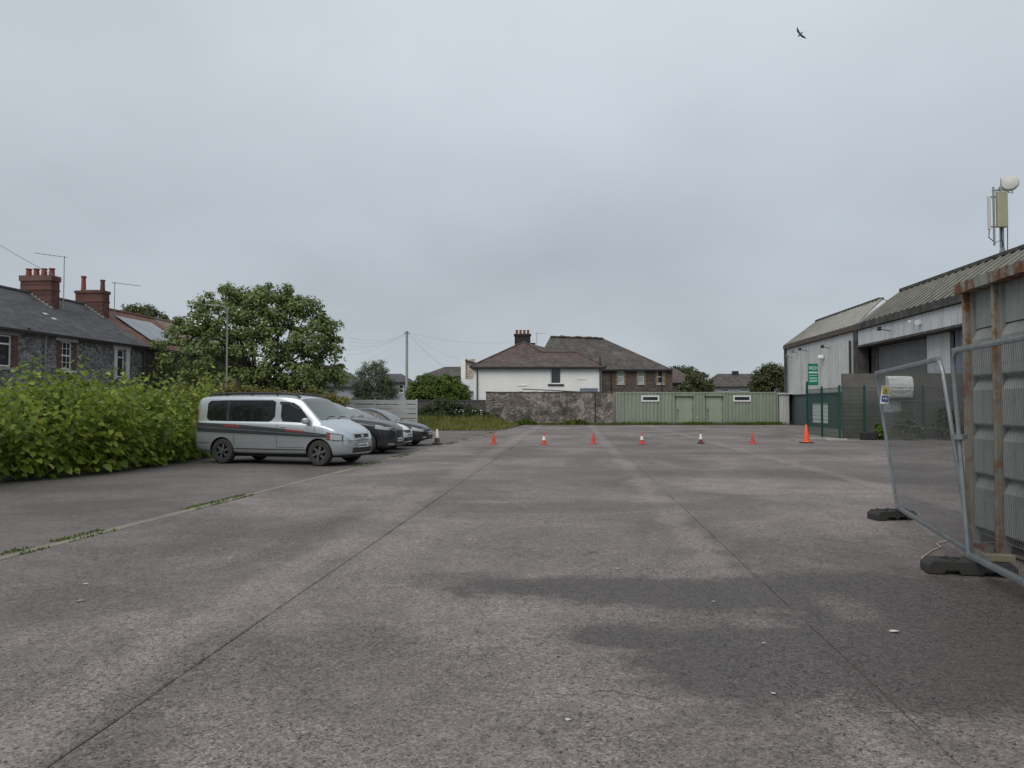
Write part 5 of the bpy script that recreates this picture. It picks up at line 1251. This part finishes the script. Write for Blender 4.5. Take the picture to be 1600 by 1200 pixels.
MB().box(B0 + .3, W2, RY - .15, RY + .22, RZ + .02, RZ + .20).build('ridge_cap', 'moss_dark', wr_)
MB().add([(B0 - .08, 0, EVE), (B0 + .34, RY, RZ - .02), (B0 - .08, 9, EVE + .44), (B0 + .05, 0, EVE), (B0 + .45, RY, RZ - .02), (B0 + .05, 9, EVE + .44)], [(2, 1, 0), (3, 4, 5), (0, 1, 4, 3), (1, 2, 5, 4), (2, 0, 3, 5)]).build('gable_end', 'moss_dark', wr_)
# lamps, cameras on the wall
def wall_lamp(name, mat, x, z, y=-.03, l=.45):
    m = MB(); m.bar((x, y, z), (x, y - l, z + .1), .045); m.box(x - .12, x + .12, y - l - .16, y - l, z + .02, z + .24); m.build(name, mat, wr_, bevel=.02)
wall_lamp('floodlight', 'black_metal', SX(51.2), 5.55); wall_lamp('floodlight', 'black_metal', SX(56.3), 5.75); wall_lamp('floodlight', 'shutter', SX(58.6), 5.75, l=.3)
wall_lamp('floodlight', 'black_metal', SX(41.2), 5.75, -.1, .55); wall_lamp('floodlight', 'shutter', SX(60.2), 5.5, l=.3)
m = MB(); m.lathe([(.05, -.42), (.16, -.36), (.2, -.2), (.16, -.05), (.05, 0)], 12, (SX(52.6), 0, 5.0), 'y'); m.build('camera_dome', 'white_pvc', wr_, smooth=True)
m = MB(); m.bar((SX(38.4), -.08, 6.0), (SX(38.0), -.5, 5.92), .12, .10); m.bar((SX(37.7), -.08, 5.86), (SX(37.6), -.36, 5.8), .16, .22); m.build('security_camera', 'white_pvc', wr_)

# antenna mast on the warehouse roof
mp = at(1566, 400, 35.5)
mast = thing('antenna_mast', 'phone antenna mast with dish rising behind the rusty container', 'antenna', (mp.x, 35.5, RZ - .1)); mh = at(0, 292, 35.5).z - RZ + .1
MB().tube([(0, 0, 0), (0, 0, mh)], .10, 10).build('pole', 'galv_dull', mast, smooth=True); MB().tube([(0, 0, mh), (0, 0, mh + .42)], .018, 5).build('spike', 'galv_dull', mast)
m = MB()
for a, b in (((-.25, -.1, 0), (0, 0, .9)), ((.25, -.1, 0), (0, 0, .9)), ((0, .3, 0), (0, 0, .9))): m.bar(a, b, .07)
m.build('base_frame', 'galv', mast)
MB().box(-.40, .10, -.36, -.16, mh - 2.05, mh - .30).build('panel_antenna', 'antenna', mast, bevel=.04)
MB().tube([(-.47, -.15, mh - 2.9), (-.47, -.15, mh - .05)], .05, 8).build('side_pole', 'galv_dull', mast)
MB().box(-.78, -.66, -.25, -.12, mh - 2.15, mh - .5).build('slim_antenna', 'dish', mast, bevel=.03)
m = MB()
for zz in (mh - .55, mh - 2.0): m.bar((-.7, -.18, zz), (0, 0, zz + .05), .06)
m.bar((-.5, -.15, mh - .25), (.1, 0, mh - .1), .08); m.build('bracket', 'galv_dull', mast)
d = MB().lathe([(.38, 0), (.40, .05), (.34, .18), (.18, .26), (.03, .28)], 20); d = d.build('dish', 'dish', mast, smooth=True); d.location = (.40, -.05, mh + .12); d.rotation_euler = (R(78), 0, R(-35))
MB().bar((0, 0, mh - .15), (.4, .1, mh + .02), .07).build('dish_arm', 'galv_dull', mast)
for pts in ([(-.72, -.18, mh - 2.15), (-.7, -.1, mh - 2.5), (-.4, -.1, mh - 2.75), (-.05, -.1, mh - 2.6), (-.05, -.1, mh - 3.0)], [(.12, -.1, mh - .2), (.24, -.05, mh - .9), (.25, -.05, mh - 2.0), (.22, -.05, 0)], [(.4, -.15, mh), (.5, -.1, mh - .35), (.3, -.1, mh - .3), (.22, -.05, mh - .1)], [(-.15, -.2, mh - 2.05), (-.12, -.15, mh - 2.5), (-.02, -.12, mh - 2.9)]):
    MB().tube(pts, .022, 5).build('cable', 'black_plastic', mast)

# ================================================================== grey block compound, green mesh fence, sign
cmp_ = thing('block_compound', 'grey blockwork compound wall in front of the warehouse', 'wall', (15.75, 35.0, 0), R(-4))
MB().holed(0, 7.0, -.1, 3.08, 0, .22, []).build('wall_body', 'block_grey', cmp_)
MB().box(6.78, 7.0, .223, 4, -.1, 3.05).build('side_wall', 'block_grey', cmp_)
hq = at(1403, 606, 34.7); hxx = hq.x - 15.75; hz = hq.z
m = MB()
prof = [(-.02, .55), (-.28, .55), (-.46, .42), (-.52, .18), (-.52, -.10), (-.40, -.46), (-.02, -.50)]
n_ = len(prof); vs = [(hxx - .55, y, hz + z) for y, z in prof] + [(hxx + .55, y, hz + z) for y, z in prof]
m.add(vs, [tuple(range(n_)), tuple(range(2 * n_ - 1, n_ - 1, -1))] + [(i, i + n_, (i + 1) % n_ + n_, (i + 1) % n_) for i in range(n_)])
hood = tag(m.build('vent_hood', 'sign_white', bevel=.04), 'white rounded ventilation hood mounted on the block wall', 'vent'); hood.location = (15.75, 35.0 - .05, 0); hood.rotation_euler = (0, 0, R(-4))
m = MB().box(hxx - .62, hxx + .18, -.03, -.005, hz - 1.15, hz - .62); m = tag(m.build('notice_board', 'clad_light'), 'pale notice panel under the vent hood on the block wall', 'sign'); m.location = (15.75, 35.0, 0); m.rotation_euler = (0, 0, R(-4))
posts = [(15.62, 39.0), (15.36, 36.5), (15.08, 33.9), (16.35, 34.15), (18.85, 33.75), (21.3, 33.4)]
gf = thing('mesh_fence', 'dark green steel mesh fence beside the tall orange cone', 'fence', (15.08, 33.9, 0))
for i, (x, y) in enumerate(posts):
    h = 2.5 if i else 2.55; MB().box(x - 15.08 - .04, x - 15.08 + .04, y - 33.9 - .04, y - 33.9 + .04, -.02, h).build('post', 'fence_green', gf)
for i in range(len(posts) - 1):
    a, b = Vector((posts[i][0] - 15.08, posts[i][1] - 33.9, 0)), Vector((posts[i + 1][0] - 15.08, posts[i + 1][1] - 33.9, 0)); d = (b - a); L = d.length; d.normalize(); m = MB()
    for k in range(int(L / .06)): p = a + d * (.06 * (k + .5)); m.bar(p + Vector((0, 0, .08)), p + Vector((0, 0, 2.4)), .007)
    for j in range(13): p = a + Vector((0, 0, .1 + j * .19)); q = b + Vector((0, 0, .1 + j * .19)); m.bar(p, q, .012 if j % 4 else .022)
    m.build('mesh_panel', 'fence_green', gf)['kind'] = 'stuff'
sg_ = thing('sign_board', 'green notice board with white lettering on a green post', 'sign', (15.66, 39.06, 0)); pz = at(0, 602, 39).z; sz1 = at(0, 568, 39).z
MB().box(-.04, .04, -.04, .04, 0, pz + .2).build('post', 'fence_green', sg_)
pn = MB().box(.05, .58, -.05, -.02, pz, sz1).build('panel', 'sign_green', sg_)
def textmesh(txt, size, loc, mat, parent, wid=None):
    c = bpy.data.curves.new('lettering', 'FONT'); c.body = txt; c.size = size; c.extrude = .003; c.align_x = 'CENTER'
    o = bpy.data.objects.new('lettering', c); COL.objects.link(o); bpy.context.view_layer.update()
    me = bpy.data.meshes.new_from_object(o.evaluated_get(bpy.context.evaluated_depsgraph_get())); bpy.data.objects.remove(o)
    me.materials.clear(); me.materials.append(MT[mat]); o = bpy.data.objects.new('lettering', me); COL.objects.link(o); o.parent = parent; o.location = loc; o.rotation_euler = (math.pi / 2, 0, 0)
    if wid: xs = [v.co.x for v in me.vertices]; o.scale = (wid / (max(xs) - min(xs)), 1, 1)
    return o
hh = sz1 - pz
textmesh('WELSH', .26, (.315, -.054, pz + hh * .72), 'sign_white', pn, .46)
m = MB(); g = random.Random(2)
for k in range(6): m.box(.09 + k * .078, .09 + k * .078 + .055, -.056, -.049, pz + hh * .55, pz + hh * .63)
m.build('lettering', 'sign_white', pn)
for z0, z1, mm in ((.44, .46, 'sign_white'), (.28, .36, 'sign_pale'), (.15, .24, 'sign_pale')): MB().box(.11, .52, -.056, -.049, pz + hh * z0, pz + hh * z1).build('lettering', mm, pn)
# rubble at the fence foot
rub = random.Random(9)
tag(MB().box(0, .62, 0, .42, 0, .34).build('plastic_crate', 'black_plastic', bevel=.03), 'black plastic tub at the foot of the green fence', 'tub').location = (15.75, 33.0, .01)
for k, (x, y, l, w, h, a, lb) in enumerate(((14.3, 34.2, 1.1, .09, .05, .3, 'grey plank lying flat at the green fence foot'), (14.75, 33.5, .9, .12, .05, -.5, 'short pale plank lying beside the green fence post'))):
    o = tag(MB().box(-l / 2, l / 2, -w / 2, w / 2, 0, h).build('plank', 'fence_board'), lb, 'plank'); o.location = (x, y, .012); o.rotation_euler = (0, 0, a)
def weed(label, x, y, h, seed, mat='leaf_olive'):
    return tree('weed_plant', label, 'plant', (x, y, 0), h * .6, .02, [(0, 0, h * .5, h * .28, h * .28, h * .5), (.1, 0, h * .25, h * .4, h * .35, h * .25)], 46, 22, h * .13, .15, seed, mat, 'weeds along the compound wall', 5, .3)
q = at(1375, 690, 33.2); weed('low leafy weed left of the leaning fence pole', q.x, 33.2, .75, 61, 'leaf_bright'); q = at(1410, 690, 33.3); weed('tall weed behind the wire mesh under the vent hood', q.x, 33.2, 1.5, 62); q = at(1478, 690, 33); weed('leafy dark weed near the container behind wire mesh', q.x, 33.0, 1.5, 63, 'leaf_dark')

# ================================================================== rusty container
RC0 = Vector((5.12, 8.25, 0)); rd = Vector((-.15, -1, 0)).normalized()
# local x runs from the far corner towards the camera, local y points away from the yard (+X), so -y faces us
rc = thing('rusty_container', 'grey-green ribbed steel container with rusty posts and top rail', 'container', RC0, math.atan2(rd.y, rd.x)); CL, CH = 5.9, 2.93
BAY = .63; nb = 9; z0s = [.20, .79, 1.32, 1.85, 2.40]
for j in range(4):
    za, zb = z0s[j], z0s[j + 1]; h = zb - za; w = BAY - .08
    ins, dp = .03, .085
    # pillow pressed outwards: flat face, sloped shoulders, deep groove round it
    V0 = [(0, dp, 0), (w, dp, 0), (w, dp, h), (0, dp, h), (ins, 0, .03), (w - ins, 0, .03), (w - ins, .0, h - .13), (ins, .0, h - .13), (ins * .6, dp * .55, h - .045), (w - ins * .6, dp * .55, h - .045)]
    F0 = [(4, 5, 6, 7), (0, 1, 5, 4), (1, 2, 9, 6, 5), (3, 0, 4, 7, 8), (7, 6, 9, 8), (8, 9, 2, 3)]
    o0 = None
    for k in range(nb):
        if o0 is None: o0 = o = MB().add(V0, F0).build('panel', 'skip_paint', rc, bevel=.014)
        else: o = o0.copy(); COL.objects.link(o); o.parent = rc
        o.location = (.085 + k * BAY, -.012, za)
for k in range(nb):
    x0 = .085 + k * BAY; o = MB().box(0, BAY - .08, .01, .035, 0, CH - .12 - 2.40).build('top_panel', 'skip_paint', rc); o.location = (x0, .04, 2.403)
    o = MB().box(0, BAY - .11, .02, .9, 0, .015).build('floor_lip', 'skip_rusty', rc); o.location = (x0, .04, .03)
MB().box(.16, CL, .115, .13, .18, CH - .13).build('back_sheet', 'skip_rusty', rc)
MB().box(0.005, .05, .06, 2.3, .05, CH - .13).build('end_sheet', 'skip_paint', rc)
MB().box(.05, CL, 2.28, 2.32, .05, CH - .13).build('far_sheet', 'skip_paint', rc); MB().box(.16, CL, .14, 2.27, .10, .17).build('floor_plate', 'skip_rusty', rc)
for k in range(nb + 1):
    x0 = .01 + k * BAY
    if k == 0:
        m = MB().box(0, .045, -.06, .10, 0.0, CH - .12); MB().box(.046, .080, .012, .07, .04, CH - .12).build('post_flange', 'skip_paint', rc)
    else:
        m = MB().box(x0, x0 + .04, -.050, .07, -.0 if k % 2 else .04, CH - .12); MB().box(x0 + .041, x0 + .072, .012, .07, .04, CH - .12).build('post_flange', 'skip_paint', rc)
    m.build('post', 'skip_post' if k < 2 else 'skip_rusty', rc, bevel=.012)
m = MB()
n = 40                                                      # top rail with a battered lower edge
vs, fs = [], []
g = random.Random(12)
for i in range(n + 1):
    x = -.06 + (CL + .06) * i / n; a = g.uniform(-.006, .006); vs += [(x, -.11 + a, CH - .12 + g.uniform(-.006, .006)), (x, -.115 + a, CH - .005 + a), (x, .14, CH), (x, .14, CH - .12)]
for i in range(n):
    for j in range(4): fs.append((i * 4 + j, (i + 1) * 4 + j, (i + 1) * 4 + (j + 1) % 4, i * 4 + (j + 1) % 4))
fs += [(0, 1, 2, 3), tuple(n * 4 + j for j in (3, 2, 1, 0))]
m.add(vs, fs).build('top_rail', 'skip_rusty', rc)
MB().box(.0, .40, -.03, .05, .0, .045).build('foot_rail', 'skip_rusty', rc)
tp_ = tag(MB().tube([(0, 0, 0), (.5, .02, .14), (1.1, .02, .22), (2.2, .0, .25), (3.6, .0, .2)], [.03, .09, .13, .14, .12], 10).build('rolled_tarpaulin', 'black_plastic', smooth=True), 'black rolled tarpaulin along the top of the rusty container', 'tarpaulin')
tp_.location = RC0 + rd * 1.05 + Vector((.14, 0, CH - .05)); tp_.rotation_euler = (0, 0, math.atan2(rd.y, rd.x))

# ================================================================== temporary wire fence panels
def heras(label, a, b, lean, H=2.02, extra=None):
    """a, b: feet of the two uprights; lean: sideways shift of the top in metres"""
    a, b = Vector((*a, 0)), Vector((*b, 0)); u = (b - a); L = u.length; u.normalize()
    side = Vector((-1, 0, 0)); side = (side - u * side.dot(u)).normalized(); up = (Vector((0, 0, math.sqrt(H * H - lean * lean))) + side * lean).normalized(); nn = up.cross(u)
    t = thing('wire_fence', label, 'fence', (a.x, a.y, .10), 0, 'temporary wire fence panels')
    t.rotation_euler = Matrix((u, nn, up)).transposed().to_euler()
    r = .021; c = .14
    for x, sg in ((0, 1), (L, -1)):
        MB().tube([(x, 0, -.10), (x, 0, 1.0), (x, 0, H - c - .1), (x + sg * c * .3, 0, H - .1 - c * .3 + .0), (x + sg * c, 0, H - .1)], r, 10).build('upright', 'galv', t, smooth=True)
    MB().tube([(c, 0, H - .1), (L - c, 0, H - .1)], r, 10).build('top_rail', 'galv', t, smooth=True)
    MB().tube([(.02, 0, .06), (L - .02, 0, .06)], r * .95, 10).build('bottom_rail', 'galv', t, smooth=True)
    m = MB(); n = int((L - .08) / .038)
    for k in range(n):
        x = .04 + (L - .08) * (k + .5) / n; m.tube([(x, -.0, .05), (x, 0, H - .085)], .0021, 3, False)
    for z in (.32, .62, .92, 1.22, 1.52, 1.80): m.tube([(.0, .004, z), (L, .004, z)], .0022, 3, False)
    m.build('wire_mesh', 'wire', t)['kind'] = 'stuff'
    m = MB()                                               # wire ends wrapped over the rails
    for k in range(n):
        x = .04 + (L - .08) * (k + .5) / n
        for z in (.06, H - .1): m.box(x - .006, x + .006, -.024, .024, z - .024, z + .024)
    m.build('wire_wraps', 'galv_dull', t)['kind'] = 'stuff'
    return t, L
fa, LA_ = heras('wire fence panel leaning beside the yard with the small warning sign', (5.32, 10.2), (4.36, 7.0), .26)
fb, LB_ = heras('wire fence panel standing in front of the rusty container', (4.27, 6.92), (3.56, 3.55), .12, 2.07)
# stray upright behind the joint, and the coupler ring
cl = MB(); cl.lathe([(.045, -.02), (.06, -.02), (.06, .02), (.045, .02)], 14, (.02, 0, 1.16)); cl.bar((.02, -.06, 1.16), (.02, .06, 1.16), .03, .05); cl.build('coupler', 'galv_dull', fb)
wsn = thing('warning_sign', 'small yellow and blue warning sign on the leaning fence upright', 'sign', (0, 0, 0)); q = at(1384, 617, 10.0)
wsn.location = (q.x - .01, 10.0, q.z); wsn.rotation_euler = (0, R(6), R(-14))
MB().box(-.052, .052, -.012, 0, -.125, .125).build('plate', 'sign_white', wsn); MB().box(-.046, .046, -.015, -.012, .01, .105).build('hazard_panel', 'sign_yellow', wsn); MB().box(-.040, .046, -.015, -.012, -.095, -.012).build('order_panel', 'sign_blue', wsn)
MB().add([(-.02, -.017, .045), (.02, -.017, .045), (0, -.017, .08)], [(0, 1, 2)]).build('hazard_symbol', 'black_plastic', wsn); MB().box(-.03, .03, -.017, -.015, .02, .03).build('hazard_text', 'black_plastic', wsn); MB().box(-.025, .03, -.017, -.015, -.06, -.04).build('order_text', 'sign_white', wsn)
def foot(label, x, y, ang, l=.72):
    t = thing('ballast_block', label, 'fence foot', (x, y, .003), ang, 'black fence feet'); w, h = .125, .125
    vs = []; n = 0
    m = MB(); P = [(-l / 2, .0), (-l / 2, .075), (-l / 2 + .05, h), (l / 2 - .05, h), (l / 2, .075), (l / 2, .0), (l / 2 - .14, .0), (l / 2 - .16, .035), (l / 2 - .26, .035), (l / 2 - .28, 0), (-l / 2 + .28, 0), (-l / 2 + .26, .035), (-l / 2 + .16, .035), (-l / 2 + .14, 0)]
    k = len(P); m.add([(x_, -w, z_) for x_, z_ in P] + [(x_, w, z_) for x_, z_ in P], [tuple(range(k))[::-1], tuple(range(k, 2 * k))] + [(i, i + k, (i + 1) % k + k, (i + 1) % k)[::-1] for i in range(k)])
    m.build('block', 'rubber', t, bevel=.012)
    for xx in (-.2, -.1, .1, .2):
        MB().lathe([(.034, h - .01), (.034, h + .012), (.024, h + .012), (.024, h - .005)], 12, (xx, 0, 0)).build('socket', 'rubber', t)
    m = MB()
    for xx in (-.15, 0, .15): m.box(xx - .012, xx + .012, -w * .85, w * .85, h + .001, h + .010)
    m.build('ribs', 'rubber', t); return t
foot('black fence foot under the far upright of the leaning panel', 5.20, 10.12, R(8), .58)
foot('black fence foot where the two wire panels meet', 4.22, 6.86, R(-14), .74)
tb = tag(MB().box(-.12, .12, -.04, .04, 0, .06).build('timber_block', 'timber', bevel=.006), 'pale timber offcut lying on the near black fence foot', 'timber'); tb.location = (4.42, 6.72, .142); tb.rotation_euler = (0, 0, R(-10))
def gpt(px, py):
    lo, hi = 1.0, 200.0
    for _ in range(50):
        m_ = (lo + hi) / 2
        if at(px, py, m_).z > 0: lo = m_
        else: hi = m_
    return at(px, py, lo)
pts = [gpt(*q) for q in ((1480, 846), (1463, 851), (1470, 856), (1456, 862), (1441, 872), (1443, 880), (1449, 887), (1463, 891))]
tag(MB().tube([(p.x, p.y, .010) for p in pts], .006, 6).build('cord', 'cord', smooth=True), 'loose red and white cord on the ground by the fence foot', 'cord')
# small litter on the concrete
g = random.Random(15)
def scrap(label, px, py, s, mat):
    p = gpt(px, py); m = MB(); k = 6; pts = [(math.cos(6.28 * i / k) * s * g.uniform(.6, 1.2), math.sin(6.28 * i / k) * s * g.uniform(.4, .8), g.uniform(.002, s * .3)) for i in range(k)]
    m.add(pts + [(0, 0, s * .45)], [(i, (i + 1) % k, k) for i in range(k)]); o = tag(m.build('litter_scrap', mat), label, 'litter', 'litter scraps on the yard'); o.location = (p.x, p.y, .004); return o
for lb, px, py, s, mm in (('pale scrap lying on the damp patch right of the joint', 1397, 988, .032, 'fallen'), ('small white scrap on the concrete near the left edge', 134, 914, .028, 'fallen'), ('flat grey scrap in the dark patch at left', 125, 940, .04, 'lead'),
                          ('small white fleck in the middle of the damp patch', 1193, 1006, .016, 'fallen'), ('pale crumb on the lower right damp edge', 1208, 1085, .016, 'fallen'), ('pale crumb at the bottom centre of the yard', 888, 1126, .02, 'fallen'), ('tiny white crumb right of the centre seam', 1115, 941, .018, 'fallen'), ('pale crumb on the concrete left of the damp patch', 965, 889, .018, 'fallen'), ('dark stone beside the tall orange cone', 1238, 689, .12, 'rubber')):
    scrap(lb, px, py, s, mm)

# ================================================================== bird
bp_ = at(1251, 53, 80)
m = MB()
m.tube([(-.32, 0, .02), (-.2, 0, .03), (0, 0, 0), (.2, 0, -.04), (.34, 0, -.10), (.42, 0, -.13)], [.015, .06, .10, .085, .045, .01], 8)
for sg, dz in ((1, .36), (-1, -.18)):
    P = [(-.02, sg * .05, .03), (.16, sg * .06, .03), (.10, sg * .42, .03 + dz), (-.18, sg * .85, .03 + dz * .5), (-.12, sg * .40, .03 + dz)]
    m.slab(P if sg > 0 else P[::-1], .02)
bird = tag(m.build('bird', 'bird'), 'dark gull flying high in the grey sky', 'bird'); bird.location = bp_; bird.rotation_euler = (R(50), R(35), R(150))
